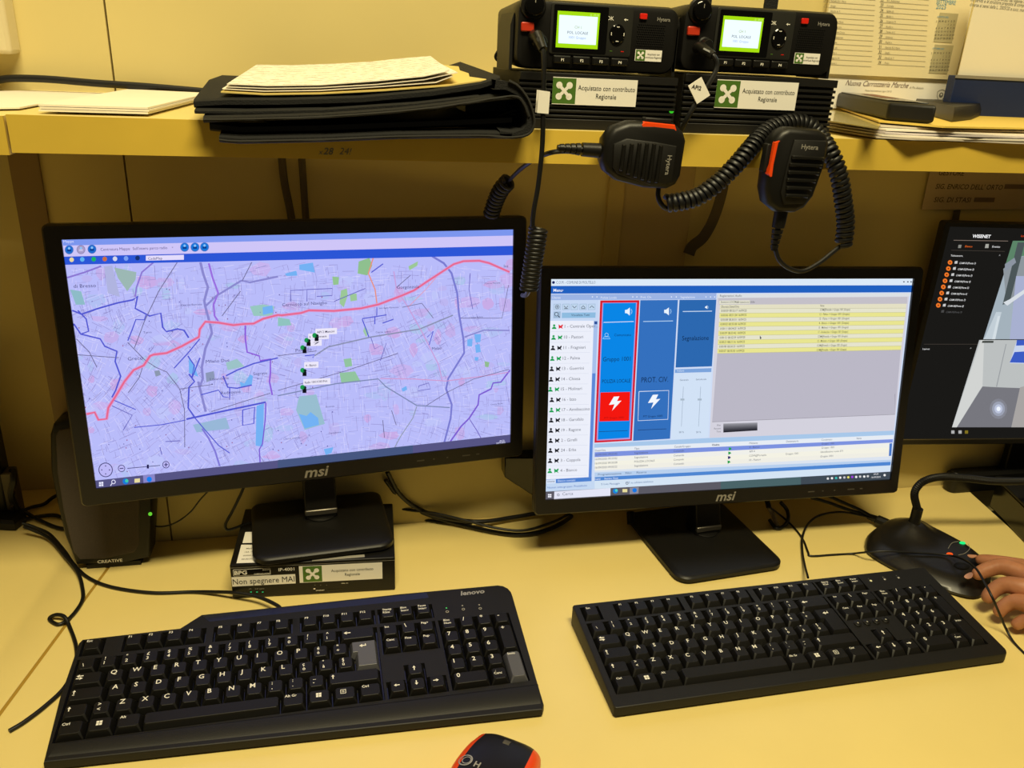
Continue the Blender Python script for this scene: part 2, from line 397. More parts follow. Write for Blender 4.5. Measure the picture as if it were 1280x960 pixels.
# --- left monitor (its stand plate on the radio gateway box)
LS_w, LS_h = .464, .261
FL = T(-.0186, .8705, .14017) @ RZ(.1251) @ RX(-.1022) @ RY(.00154)
FR = T(.4789, .8363, .08988) @ RZ(-.0042) @ RX(-.1784) @ RY(.00737)
BOXZ = .0455
bl = AZ(321, 702, BOXZ+.006); br = AZ(490, 681, BOXZ+.006)
ya = math.atan2(br.y-bl.y, br.x-bl.x)
FLB = T((bl.x+br.x)/2, (bl.y+br.y)/2-.004, 0) @ RZ(ya)
bwL = (br-bl).length+.008
monL = monitor(FL, LS_w, LS_h, (.0165, .0150, .0195), 'left monitor on the gateway box, showing a lilac street map', FLB, None, -.004, .0088, bwL, .128, BOXZ)
bl = AZ(848, 722, .006); br = AZ(983, 706, .006)
FRB = T((bl.x+br.x)/2-.002, (bl.y+br.y)/2-.006, 0) @ RZ(.09)
monR = monitor(FR, .470, .264, (.0135, .0145, .0195), 'middle monitor before the right keyboard, showing blue call panels and a yellow list', FRB, None, .0, .0085, .150, .16, 0)
def neck(rt, F, baseF, cx, w_, ytop, z0, yb):
    """flat neck from behind the picture panel curling forward onto the plate"""
    n = MB(baseF); prof = []
    Bi = baseF.inverted(); top = Bi @ (F @ Vector((0, .030, .10))); 
    pts = [(top.y+.004, top.z), (yb+.012, z0+.060), (yb+.004, z0+.035), (yb-.001, z0+.020), (yb, z0+.0105)]
    pb = [(top.y+.018, top.z), (yb+.030, z0+.060), (yb+.030, z0+.035), (yb+.03, z0+.02), (yb+.03, z0+.0105)]
    rings = []
    for (y1, za), (y2, zb) in zip(pts, pb):
        rings.append([(cx-w_/2, y1, za), (cx+w_/2, y1, za), (cx+w_/2, y2, zb), (cx-w_/2, y2, zb)])
    n.loft(rings, M_gloss if False else M_blk); n.build('neck', rt, bevel=.002, smooth=50)
    c = MB(baseF); c.prism([(cx+w_/2*math.cos(a), yb+.012+.020*math.sin(a)) for a in [PI+PI*k/12 for k in range(13)]]+[(cx+w_/2, yb+.02), (cx-w_/2, yb+.02)],
        [(0, z0+.0106), (0, z0+.0118), (.001, z0+.0124)], M_blk); c.build('hinge_cuff', rt)
    g = MB(baseF); g.box(cx-w_/2-.0002, yb-.0018, z0+.016, cx+w_/2+.0002, yb+.004, z0+.0235, M_steel); g.build('hinge_band', rt, bevel=.0015, smooth=50)
def neck_y(baseF, px, py, z0):
    return (baseF.inverted() @ AZ(px, py, z0))
q = neck_y(FLB, 402, 648, BOXZ+.0105); neck(monL, FL, FLB, q.x, .038, 0, BOXZ, q.y)
q = neck_y(FRB, 885, 668, .0105); neck(monR, FR, FRB, q.x, .036, 0, 0, q.y)

# ---- left picture: map
cL = Canvas(FL, LS_w, LS_h, [(78, 300), (640, 290), (641, 549), (118, 609)]); cL.px = 562
def full(c, col): 
    c.mb.poly([(-c.w/2, 0, 0), (c.w/2, 0, 0), (c.w/2, 0, c.h), (-c.w/2, 0, c.h)], emi(col, c.st))
full(cL, 'B9BCFA')
rnd = random.Random(3)
def inmap(): return (rnd.uniform(85, 640), rnd.uniform(332, 590))
# large soft tint areas
for k in range(150):
    x, y = inmap(); a = rnd.uniform(4, 16); b = rnd.uniform(3, 12)
    cL.poly([(x+a*math.cos(t)*rnd.uniform(.6, 1.1), y+b*math.sin(t)*rnd.uniform(.6, 1.1)) for t in [k2*PI/4 for k2 in range(8)]],
            rnd.choice(['C2B0EC', 'C6B4F0', 'BCB6F2', 'B2C0F4', 'C8ACE8', 'AEC4EE', 'BEC4FA']), 1)
# street net
for k in range(3600):
    x, y = inmap(); L = rnd.uniform(3, 20); a = (-.06+.5*math.sin(x/70)*math.cos(y/45)+(.9 if x < 260 and y > 400 else 0))+rnd.choice([0, PI/2])+rnd.gauss(0, .05)
    c = rnd.choice(['A09CDA', 'A8A4E2', 'D4D4FF', 'DAD8FF', 'D0CCFF', '9894D0', 'C6C2FC', '8E88C8'])
    p = [(x, y), (x+L*math.cos(a), y+L*math.sin(a))]
    if rnd.random() < .4: p.append((p[1][0]-L*.6*math.sin(a), p[1][1]+L*.6*math.cos(a)))
    cL.line(p, rnd.choice([.4, .5, .6]), c, 2)
for k in range(150):
    x, y = inmap()
    if x > 420: continue
    cL.disc(x, y, .8, rnd.choice(['8A5A90', '9A4878', '5A54A0', '6A66B0']), 3, 6)
G = [(z2((415, 240), (470, 222), (485, 260), (460, 310), (410, 300)), '8FC08F'), (z2((280, 315), (315, 318), (312, 355), (285, 358)), '94C490'),
     (z2((325, 385), (355, 375), (360, 410), (340, 470), (318, 450)), '9CC898'), (z2((370, 405), (405, 400), (408, 435), (375, 440)), '9CC898'),
     (z2((670, 265), (718, 240), (715, 262), (675, 285)), '9CC898'), (z4((320, 100), (400, 92), (430, 145), (330, 152)), '92C4A0'),
     (z4((340, 30), (380, 25), (385, 65), (350, 72)), '92C4A0'), (z4((110, 220), (200, 210), (245, 360), (140, 392), (95, 290)), '98BED0'),
     (z1((400, 275), (520, 300), (515, 340), (470, 400), (420, 330)), '9CB8B4'), (z1((160, 390), (220, 400), (240, 470), (190, 470)), '8EBCC8'),
     (z1((345, 270), (390, 265), (430, 430), (365, 410)), 'B0B4E0'), (z3((1000, 50), (1060, 30), (1100, 70), (1010, 90)), '9CC4C8'),
     (z2((0, 520), (60, 530), (70, 560), (0, 565)), '90C4C0'), (z3((820, 380), (1000, 340), (1020, 400), (840, 420)), '98B8D8'),
     (z1((890, 830), (935, 820), (940, 860), (895, 880)), '8C98B8'), (z2((450, 560), (470, 600), (455, 620), (440, 590)), 'A0C8A8'),
     (z1((1130, 480), (1200, 470), (1260, 480), (1250, 530), (1150, 530)), '98C8C0'), (z4((1065, 40), (1090, 45), (1085, 70), (1068, 68)), '90BC90'),
     (z3((612, 95), (640, 90), (648, 115), (620, 125)), '8C98B0')]
for p, c in G: cL.poly(p, c, 3)
Lk = [z3((1165, 278), (1205, 265), (1200, 495), (1160, 490)), z3((1075, 150), (1100, 160), (1130, 112), (1146, 120), (1140, 165), (1080, 178)),
      z4((110, 310), (150, 320), (170, 300), (210, 330), (215, 365), (140, 385)), z2((975, 632), (1002, 628), (1000, 668), (975, 665)),
      z2((1010, 605), (1045, 605), (1042, 645), (1018, 648)), z2((1015, 660), (1038, 655), (1045, 695), (1020, 700)), z2((1015, 720), (1035, 722), (1030, 740), (1014, 738)),
      z1((1198, 485), (1250, 475), (1255, 512), (1200, 525)), z4((640, 180), (665, 165), (670, 185), (648, 195)), z4((240, 490), (290, 480), (280, 510), (250, 520)),
      z2((110, 255), (180, 245), (190, 295), (110, 280)), z2((35, 300), (95, 285), (100, 310), (45, 312)), z1((800, 740), (830, 790), (850, 850), (800, 830))]
for p in Lk: cL.poly(p, '74B2F4', 4)
RD = z3((240, 325), (285, 315), (305, 355), (350, 350), (360, 290), (400, 230), (450, 150), (500, 90), (555, 65), (590, 15))+z1((610, 733), (680, 725), (760, 690), (855, 640), (860, 600), (890, 560), (960, 565), (1040, 578), (1100, 572), (1150, 570), (1200, 545), (1280, 525))+z2((20, 510), (120, 498), (160, 485), (290, 488), (430, 475), (520, 455), (640, 410), (700, 385), (760, 345), (830, 300), (900, 255), (950, 240), (1030, 238), (1080, 250), (1185, 295))
cL.line(RD, 4.2, 'D898D0', 6); cL.line(RD, 2.0, 'E8668A', 7)
PUR = [('8A88D0', 3.0, z1((865, 250), (880, 310), (905, 380), (885, 450), (890, 480), (920, 590), (925, 620), (890, 700), (870, 800), (875, 860), (860, 900))+z3((850, 150), (870, 230), (890, 310))),
       ('8A88D0', 2.4, z1((890, 480), (950, 425), (1085, 345), (1130, 355), (1280, 325))),
       ('9A6CE0', 2.2, z1((910, 255), (930, 330), (960, 410), (935, 470), (940, 530), (965, 565))),
       ('8C5CDC', 2.0, z1((1105, 580), (1105, 650), (1115, 720), (1180, 740), (1185, 765), (1240, 755), (1240, 830))+z3((1235, 150), (1250, 220))),
       ('8C78D4', 2.0, z1((140, 328), (240, 300), (330, 268))), ('8C78D4', 1.8, z1((612, 250), (550, 300), (520, 380), (512, 430))),
       ('7A7CD2', 2.8, z2((790, 215), (850, 250), (890, 300), (920, 400), (930, 500), (955, 630), (960, 700), (880, 830))+z4((870, 180), (900, 260), (895, 330), (860, 470))),
       ('8A88D0', 2.0, z2((1190, 587), (1060, 585), (960, 620))), ('8A90B0', 1.8, z2((190, 715), (260, 670), (480, 620), (730, 580), (900, 510))),
       ('7E8AB4', 1.6, z4((0, 217), (300, 155), (520, 130), (560, 170), (720, 265), (890, 275))), ('8E98A8', 1.2, z4((720, 270), (700, 330), (640, 420), (600, 495))),
       ('E8907C', 1.6, z2((490, 220), (465, 300), (500, 380), (510, 450))), ('C8A0DC', 1.6, z2((595, 290), (610, 380), (670, 470), (740, 590), (830, 760))+z4((850, 140))),
       ('D09CD0', 1.4, z4((530, 128), (700, 130), (870, 140), (1060, 115), (1190, 95))), ('D8A4C8', 1.3, z2((670, 470), (760, 380), (830, 300))),
       ('7C5CD4', 2.4, z4((1195, 85), (1150, 145), (1110, 150), (1100, 180), (1040, 210), (1035, 260), (990, 330), (950, 370), (880, 470))), ('7468C4', 1.2, z4((990, 330), (1030, 390), (1070, 460))),
       ('7C5CD4', 1.6, z3((1215, 262), (1212, 350), (1197, 480), (1180, 510), (1185, 590))), ('8078D8', 2.2, z3((870, 400), (905, 450), (940, 520), (965, 600)))]
for c, w_, p in PUR: cL.line(p, w_, c, 5)
BL = [(2.0, z1((170, 500), (220, 520), (310, 490), (420, 460), (500, 445), (525, 425), (512, 490), (590, 530), (650, 515), (660, 590), (680, 612), (740, 598), (775, 605), (800, 645))),
      (1.8, z1((175, 570), (215, 625), (320, 650), (345, 690), (410, 715), (400, 770), (430, 850))+z3((430, 120), (400, 200), (380, 235))), (1.6, z1((215, 625), (258, 610), (245, 545), (200, 500))),
      (1.4, z1((570, 525), (560, 550), (515, 548), (495, 600), (470, 660))), (1.4, z1((860, 650), (800, 720), (720, 805))), (1.6, z1((795, 740), (830, 790), (815, 860), (860, 750))+[]),
      (2.0, z3((800, 110), (830, 150), (800, 180), (795, 290), (830, 340))), (2.4, z3((785, 350), (900, 325), (1040, 295), (1160, 270), (1215, 258))), (1.5, z3((1090, 300), (1090, 382), (1150, 372), (1155, 285), (1090, 300))),
      (1.8, z1((1000, 845), (1060, 815), (1150, 780), (1280, 750))), (1.8, z3((985, 120), (1010, 180), (1060, 185), (1140, 168))), (1.4, z3((865, 220), (960, 195), (985, 230), (1020, 235), (1020, 180))),
      (1.4, z2((435, 527), (560, 508))), (1.4, z2((500, 515), (500, 555))), (1.4, z2((540, 550), (595, 530))), (1.2, z2((510, 470), (510, 512))), (1.4, z2((435, 530), (455, 580), (470, 620))), (1.4, z2((480, 295), (540, 252))),
      (1.0, z2((65, 440), (65, 385), (150, 380), (150, 440))), (1.0, z2((150, 380), (280, 375), (280, 410), (200, 415))), (1.0, z2((290, 440), (400, 395), (450, 375))), (1.3, z3((820, 330), (880, 400), (960, 490), (1020, 530))),
      (1.2, z3((390, 250), (510, 300))), (1.2, z3((500, 395), (650, 380), (780, 355))), (1.0, z3((380, 280), (490, 330), (440, 410))), (1.0, z3((670, 470), (750, 465))), (1.0, z3((640, 500), (650, 540))), (1.2, z2((770, 620), (800, 590), (780, 660))),
      (1.0, z2((480, 620), (500, 680), (560, 650), (530, 740))), (1.0, z2((985, 300), (980, 380), (1000, 480))), (1.4, z2((140, 715), (190, 710), (180, 725))), (1.0, z4((730, 165), (780, 150), (790, 180), (725, 190), (730, 165)))]
for w_, p in BL: cL.line(p, w_, '5258D2' if w_ > 1.1 else '6460BC', 6)
DK = [z3((610, 70), (680, 100), (750, 190), (775, 300), (775, 500)), z3((550, 70), (530, 130), (470, 210)), z1((740, 250), (640, 400), (560, 560), (505, 700)), z1((470, 670), (560, 760), (620, 800)), z1((190, 650), (260, 720), (300, 800)), z1((190, 735), (420, 750)), z3((920, 310), (1240, 210)), z3((750, 190), (930, 165)),
      z2((0, 715), (200, 690)), z4((0, 190), (350, 90), (620, 0)), z4((770, 265), (880, 195), (1010, 130), (1190, 80)), z2((640, 470), (740, 450), (800, 525)), z2((940, 525), (1150, 525), (1180, 360)), z4((590, 290), (615, 365)), z4((545, 340), (555, 430)), z2((610, 370), (680, 310)), z1((980, 530), (1080, 400)), z1((1090, 345), (1140, 250))]
for p in DK: cL.line(p, .9, '6C6890', 6)
for (p, t, h) in [(z1((180, 382))[0], 'di Bresso', 4.6), (z1((470, 765))[0], 'Greco', 4.8), (z1((893, 778))[0], 'Milano Due', 4.4), (z1((1148, 842))[0], 'Segrate', 4.2), (z1((915, 870))[0], 'Lavanderie', 3.8),
                  (z3((975, 218))[0], 'Redecesio', 4.2), (z2((22, 465))[0], 'Cernusco sul Naviglio', 4.6), (z2((612, 378))[0], 'Gorgonzola', 4.6), (z2((92, 695))[0], 'Pioltello', 4.6), (z2((795, 685))[0], 'Melzo', 4.2),
                  (z1((760, 478))[0], 'Cascina Burrona', 2.6), (z2((505, 600))[0], 'Cascina Gatera', 2.4), (z2((1060, 355))[0], 'Cascina Morema', 2.4), (z4((250, 277))[0], 'Bonirola', 2.4), (z4((265, 412))[0], 'Cassignanica', 2.4),
                  (z4((30, 443))[0], 'Cascina Castello', 2.4), (z2((520, 478))[0], 'Sant Agata Martesana', 2.2), (z2((985, 525))[0], 'Cascina Bellaria', 2.2), (z4((1100, 262))[0], 'Cascina Nuova', 2.2), (z1((555, 622))[0], 'Turro', 2.8), (z2((1155, 272))[0], 'Inz', 4.4)]:
    cL.text(p[0], p[1], t, h*1.0, '47437C', 8, 0, .0, 0, 1.05)
# white radio tags with markers
for (x, y, t, w2) in [(397, 416, 'API 2 Mancini', 27), (388, 422, '1 Palmen', 26), (387, 430, '17', 18), (383, 457, '4 - Bianco', 18), (382, 478, 'Radio 1001X1001Polc', 34)]:
    cL.rect(x, y-6, x+w2, y+1.5, 'ECE8FA', 9, -.045); cL.text(x+2, y-.5, t, 3.2, '2A2648', 10, 0, .01, 0, 1, w2-4)
for (x, y) in [(386, 425), (396, 419), (381, 434), (381, 462), (381, 483)]:
    cL.disc(x, y-1, 3.0, '1E9A50', 11); cL.rect(x, y+1, x+5, y+6, '101018', 11); cL.disc(x+3, y-.5, 2.0, '101018', 11)
# window furniture
cL.poly([(78, 300), (640, 290), (640, 297.5), (79.5, 307.5)], '7C96EE', 12)
cL.poly([(79.5, 307.5), (640, 297.5), (640, 309.8), (80.5, 321)], 'CFC6F8', 12)
cL.poly([(80.5, 321), (640, 309.8), (640, 321), (82, 331)], '2C56D6', 12)
cL.text(80, 304, 'Mappa', 3.2, 'DDE0FF', 13)
for x, y, c in ((87, 312.6, '1C6CD0'), (102, 312.4, 'A89CC8'), (116, 312, '1C6CD0'), (233, 310, '1678DC'), (246, 310, '1678DC'), (258, 309.8, '1678DC')):
    cL.disc(x, y, 5.6, '4C74C0' if c != 'A89CC8' else '8C84B4', 13); cL.disc(x, y, 4.8, c, 14)
    cL.rect(x-2.5, y-.5, x+2.5, y+2, '0C3C90' if c != 'A89CC8' else 'C8C0E8', 15); cL.disc(x, y-1.8, 1.5, '8CC4F8', 15)
cL.text(127, 314, 'Centratura Mappa:  Sull\'intero parco radio', 3.6, '4A4688', 13, 0, 0, 0, 1, 74)
cL.text(217, 311, 'v', 2.5, '3A3670', 13)
for x, y, c in ((90, 324.8, 'E8D8A0'), (103.5, 324.4, '60B4F0'), (118, 324.2, '20B060'), (132, 324, 'C87040'), (145, 323.8, 'D8D8E8'), (159, 323.4, '7CA0F0'), (173.5, 323, '183070')):
    cL.disc(x, y, 3.0, c, 13, 8)
cL.rect(184, 320.2, 232, 326.2, 'E4DCFC', 13, -.02); cL.text(187, 325.2, 'CadaMap', 3.2, '343060', 14)
# zoom control, scale bar, taskbar
cL.disc(130, 586, 9.2, '302C68', 12, 22); cL.disc(130, 586, 8.2, 'BCB8F6', 13, 22)
for dx, dy in ((0, -5), (0, 5), (-5, 0), (5, 0)): cL.disc(130+dx, 586+dy, 1.2, '302C68', 14, 3)
for x, y in ((150.5, 584), (207.5, 579)):
    cL.disc(x, y, 4.6, '302C68', 12, 18); cL.disc(x, y, 3.8, 'BCB8F6', 13, 18); cL.line([(x-2.4, y+.2), (x+2.4, y-.2)], 1.1, '302C68', 14)
cL.line([(207.5, 576.5), (207.5, 581.5)], 1.1, '302C68', 14); cL.line([(158, 584), (200, 580)], .9, '302C68', 12); cL.rect(183, 579, 185.6, 584, '201C50', 13)
cL.line([(605, 544), (624, 542.5)], .8, '302C50', 12)
cL.poly([(116.5, 599.5), (641, 539.5), (641, 549), (118, 609)], '565484', 15)
cL.poly([(350, 572.5), (520, 553.2), (520, 563), (350, 582.2)], '465680', 16)
cL.poly([(178, 592.6), (193, 590.9), (193.5, 600.3), (178.5, 602)], '8A86C8', 16)
for i in (0, 1):
    for j in (0, 1): cL.rect(121.3+i*3, 601.3+j*3-i*.3, 123.8+i*3, 603.8+j*3-i*.3, 'E8E8FF', 17)
cL.disc(140, 601, 2.8, 'E8E8FF', 17); cL.disc(140, 601, 1.9, '565484', 18); cL.line([(138, 603), (136, 606)], 1, 'E8E8FF', 17)
cL.disc(155.5, 600.3, 3.8, '1C78D8', 17); cL.disc(157, 599.5, 2.2, '40C8B0', 18); cL.rect(167, 597, 174, 602, 'E8DCA0', 17, -.1); cL.disc(186, 597.5, 3.4, '1880F0', 17)
cL.text(628, 553.5-5, '09:33', 2.6, 'E0E0FF', 17, 0, .01); cL.text(624, 557.5-4.5, '16/09/2025', 2.4, 'E0E0FF', 17, 0, .01)
sc = cL.mb.build('screen_picture', monL, smooth=0, recalc=False)

# ---- right picture: dispatch software
cR = Canvas(FR, .470, .264, [(688, 348), (1141, 347), (1111, 600), (682, 624)]); cR.px = 453
full(cR, 'CFDDF6')
def a5(*p): return [(665+x/5.333, 330+y/5.333) for x, y in p]
def a7(*p): return [(665+x/5.333, 480+y/5.333) for x, y in p]
def a6(*p): return [(885+x/4.655, 330+y/4.655) for x, y in p]
def a8(*p): return [(885+x/4.655, 480+y/4.655) for x, y in p]
cR.poly([(688, 348), (1141, 347), (1140.4, 355.5), (688, 356.5)], 'DCEAF8', 1)
cR.poly([(688, 356.8), (1140.4, 355.6), (1139.5, 364.5), (688, 366.5)], '2060C0', 1)
cR.disc(691.5, 352.4, 1.8, '102060', 2); cR.text(695, 354, 'C.O.M. - COMUNE DI PIOLTELLO', 3.2, '5A6A88', 2, 0, 0, 0, 1, 45)
cR.text(691.5, 364, 'Menu', 3.4, 'F0F4FF', 2, 0, .02); cR.text(702.5, 363, 'v', 2.2, 'F0F4FF', 2)
for x in (1129, 1134, 1138): cR.rect(x, 350.5, x+1.8, 352, '404858', 2)
cR.poly(a5((125, 200), (1225, 190), (1222, 232), (125, 238)), '9CB4E4', 2)
for (x, y, t) in ((133, 224, 'Utente'), (455, 224, 'Polizia Locale'), (720, 220, 'Prot. Civ.'), (985, 220, 'Segnalazione')):
    p = a5((x, y))[0]; cR.text(p[0], p[1]+.8, t, 2.6, 'E4ECFC', 3)
for x in (400, 430, 668, 695, 925, 957, 1155, 1185, 1213):
    p = a5((x, 216))[0]; cR.disc(p[0], p[1], .8, 'E8F0FF', 3, 6)
# contact column
cR.poly(a5((125, 238), (440, 236), (440, 376), (120, 378)), 'C6D8F4', 2)
cR.poly(a5((120, 376), (408, 376))+a7((378, 625), (95, 650)), 'ECEFFA', 3)
for x in (167, 225, 281, 339, 396):
    p = a5((x-24, 263), (x+24, 262), (x+23, 303), (x-25, 304)); cR.poly(p, '9EB8D4', 3); cR.poly([(p[0][0]+.6, p[0][1]+.6), (p[1][0]-.6, p[1][1]+.6), (p[2][0]-.6, p[2][1]-.6), (p[3][0]+.6, p[3][1]-.6)], 'C0D6EE', 4)
    q = a5((x, 283))[0]
    if x == 167: cR.disc(q[0], q[1], 2.7, '404858', 5); cR.disc(q[0], q[1], 2.1, 'C0D6EE', 6); cR.line([(q[0]-1.3, q[1]), (q[0]+1.3, q[1])], .6, '404858', 7); cR.line([(q[0], q[1]-1.3), (q[0], q[1]+1.3)], .6, '404858', 7)
    else:
        s_ = 1 if x < 300 else -1; cR.line([(q[0]-2.5, q[1]-1.2*s_), (q[0], q[1]+1.4*s_), (q[0]+2.5, q[1]-1.2*s_)], .7, '404858', 5)
        if x in (225, 339): cR.line([(q[0]-2.5, q[1]+2.2), (q[0]+2.5, q[1]+2.2)], .7, '404858', 5)
cR.poly(a5((143, 315), (190, 314), (188, 358), (141, 359)), '9EB8D4', 3); q = a5((162, 332))[0]; cR.disc(q[0], q[1], 2.6, '383C50', 5); cR.disc(q[0], q[1], 1.9, 'B4CCE4', 6); cR.line([(q[0]+2, q[1]+2), (q[0]+4, q[1]+4)], .9, '383C50', 5)
cR.poly(a5((198, 322), (422, 320), (420, 356), (197, 358)), '8FBCE0', 3); q = a5((260, 345))[0]; cR.text(q[0], q[1], 'Visualizza Tutti', 2.6, '283858', 5)
names = [(415, 1, '1 - Centrale Oper...', 2), (487, 1, '10 - Pastori', 1), (557, 0, '11 - Fragnieri', 0), (628, 1, '12 - Palma', 1), (697, 0, '13 - Guerrini', 0), (767, 0, '14 - Chiesa', 0), (834, 1, '15 - Molinari', 1)]
names7 = [(104, 0, '16 - Izzo', 0), (172, 1, '17 - Annibaccino', 1), (240, 0, '18 - Garofalo', 0), (308, 0, '19 - Ragone', 0), (376, 0, '2 - Girelli', 0), (442, 0, '24 - Erba', 0), (510, 0, '3 - Coppola', 0), (577, 1, '4 - Bianco', 1)]
rows = [(a5((147-(y-415)*.055, y))[0], g, t, g2) for y, g, t, g2 in names]+[(a7((133-(y-104)*.024, y))[0], g, t, g2) for y, g, t, g2 in names7]
colr = {0: '181820', 1: '10A050', 2: 'E01828'}
for (x, y), g, t, g2 in rows:
    cR.disc(x, y-1.4, 1.5, colr[g], 5, 8); cR.poly([(x-3, y+3), (x-2.4, y+1.4), (x-.8, y+.2), (x+.8, y+.2), (x+2.4, y+1.4), (x+3, y+3)], colr[g], 5)
    cR.poly([(x+5.5, y-2.8), (x+8, y-.8), (x+10.5, y-3), (x+11, y-1), (x+9.5, y+.5), (x+11, y+2.8), (x+7.5, y+1.5), (x+5.8, y+3.2)], colr[g2], 5)
    cR.text(x+13, y+1.6, t, 3.7, '5A5E6E', 5)
    cR.line([(x-4, y+6.4), (x+46, y+5.9)], .3, 'D0D6E8', 4)
cR.poly(a5((410, 376), (436, 376))+a7((400, 622), (378, 624)), 'A8C0EC', 4); cR.poly(a5((400, 728), (422, 728))+a7((396, 620), (378, 620)), '5C88D8', 5); q = a5((423, 390))[0]; cR.rect(q[0]-1.8, q[1]-1.8, q[0]+1.8, q[1]+1.8, '2C5098', 6)
cR.poly(a7((95, 636), (398, 620), (398, 648), (95, 664)), '4C80D0', 5); cR.poly(a7((97, 638), (162, 634), (162, 660), (97, 664)), 'D8E4F8', 6); q = a7((175, 652))[0]; cR.text(q[0], q[1], 'Elenco contatti', 2.6, 'E0ECFF', 6)
q = a7((105, 655))[0]; cR.text(q[0], q[1], 'Utente', 2.4, '304060', 7)
# POLIZIA LOCALE column
cR.poly(a5((452, 240), (712, 238))+a7((664, 378), (416, 392)), 'D81C2C', 4)
cR.poly(a5((466, 255), (696, 253))+a7((652, 368), (430, 378)), 'B49AD8', 5)
cR.poly(a5((472, 258), (690, 256))+a7((645, 358), (438, 371)), '0A86E6', 6)
cR.poly(a5((455, 856), (652, 852))+a7((645, 245), (448, 250)), 'F41810', 7)
cR.line(a5((474, 387), (674, 381)), .9, 'C8DCF8', 7); cR.line(a7((445, 318), (635, 311)), .6, '1C4068', 7)
# PROT. CIV. column
cR.poly(a5((718, 238), (968, 236))+a7((917, 366), (672, 380)), '3470BE', 4)
cR.line(a5((737, 381), (935, 377)), .9, 'B0D0F0', 7); cR.line(a7((703, 308), (893, 300)), .6, '1C3868', 7)
fr = a7((710, 50), (908, 43), (902, 236), (704, 245), (710, 50)); cR.line(fr, .8, 'D8E4F8', 8)
def bolt(cx, cy, k):
    cR.poly([(cx+x*k, cy+y*k) for x, y in ((-.1, -1), (.7, -1.05), (.35, -.35), (1.0, -.42), (-.35, 1.05), (.0, .1), (-.8, .2))], 'F4F8FF', 9)
q = a7((548, 130))[0]; bolt(q[0], q[1], 8.6); q = a7((806, 118))[0]; bolt(q[0], q[1], 8.6)
def spk(cx, cy, k):
    cR.poly([(cx-3.6*k, cy-1.6*k), (cx-1.6*k, cy-1.8*k), (cx+1.2*k, cy-4*k), (cx+1.2*k, cy+4*k), (cx-1.6*k, cy+1.8*k), (cx-3.6*k, cy+1.6*k)], 'E8F4FF', 8)
    cR.line([(cx+2.6*k, cy-2.4*k), (cx+3.4*k, cy), (cx+2.6*k, cy+2.4*k)], .7*k, '9CC8F0', 8)
q = a5((640, 314))[0]; spk(q[0], q[1], 1.25); q = a5((900, 313))[0]; spk(q[0], q[1], 1.25); q = a5((1160, 285))[0]; spk(q[0], q[1], .6)
q = a5((494, 470))[0]; cR.disc(q[0], q[1], 2.4, 'A0D8FF', 8); cR.disc(q[0], q[1], 1.8, '0A86E6', 9); cR.line([(q[0]-4.5, q[1]+5), (q[0]-3, q[1]+2.5), (q[0]+3, q[1]+2.5), (q[0]+4.5, q[1]+5), (q[0]-4.5, q[1]+5)], .6, 'A0D8FF', 8)
TX = [(a5((545, 480)), 'Comunicato', 3.2, '0C3468', 20), (a5((470, 648)), 'Gruppo 1001', 5.4, '103458', 33), (a5((465, 794)), 'POLIZIA LOCALE', 4.6, '103050', 34), (a5((725, 790)), 'PROT. CIV.', 6.6, '0C2448', 33), (a5((995, 508)), 'Segnalazione', 5.6, '0C2040', 33),
      (a7((480, 233)), 'PTT Gruppo 10001', 2.4, 'A01010', 24), (a7((738, 224)), 'PTT Gruppo 10003', 2.6, '081C40', 24)]
for p, t, h, c, w2 in TX: cR.text(p[0][0], p[0][1], t, h, c, 9, 0, 0, 0, 1, w2)
# Segnalazione column and sliders
cR.poly(a5((978, 236), (1224, 234), (1195, 682), (953, 690)), '2C68B0', 4); cR.line(a5((1000, 314), (1195, 311)), .9, 'C8DCF4', 7)
cR.poly(a5((950, 702), (1192, 694), (1190, 720), (948, 726)), '7CA4DC', 4); q = a5((960, 718))[0]; cR.text(q[0], q[1], 'Volumi', 2.4, 'E0ECFC', 5)
cR.poly(a5((948, 728), (1192, 722))+a7((1170, 358), (925, 370)), 'D2E2F6', 4)
for (x, y) in ((1010, 774), (1123, 770)):
    q = a5((x, y))[0]; cR.text(q[0], q[1]+.8, 'Generale' if x < 1100 else 'Sottofondo', 2.2, '506078', 5, .5)
for x, xb in ((1005, 992), (1120, 1106)):
    p = a5((x, 818))+a7((xb, 285)); cR.line(p, .5, '98A8BC', 5); q = a7(((x+xb)/2, 104))[0]; cR.rect(q[0]-2.5, q[1]-1.2, q[0]+2.5, q[1]+1.2, 'A8B8C8', 6); q = a7((xb, 328))[0]; cR.text(q[0], q[1], '50 %', 2.4, '506078', 5, .5)
# list
cR.poly(a6((48, 178), (1172, 166))+a8((1078, 278), (5, 315)), 'D4D2DE', 3)
cR.poly(a6((55, 172), (1175, 165), (1173, 185), (50, 195)), 'DCE0E4', 4); q = a6((65, 188))[0]; cR.text(q[0], q[1], 'Registrazioni Audio', 2.6, '404850', 5)
cR.poly(a6((55, 195), (1160, 188), (1158, 228), (60, 236)), 'C4C0C8', 4)
cR.poly(a6((62, 210), (240, 208), (240, 228), (62, 231)), 'E4E2D0', 5)
q = a6((70, 224))[0]; cR.text(q[0], q[1], 'Settore LOCALE', 2.4, '404038', 6); q = a6((150, 224))[0]; cR.text(q[0], q[1], 'Priorizzazione Utile', 2.4, '404038', 6)
yl = [234]+[258+i*26.2 for i in range(11)]; yr = [228]+[254+i*24.6 for i in range(11)]
xl = [65-i*1.4 for i in range(12)]; xr = [1155-i*3.1 for i in range(12)]
dur = ['0:00:09', '0:00:06', '0:00:08', '0:00:03', '0:00:11', '0:00:09', '0:00:12', '0:00:21', '0:00:08', '0:00:07']
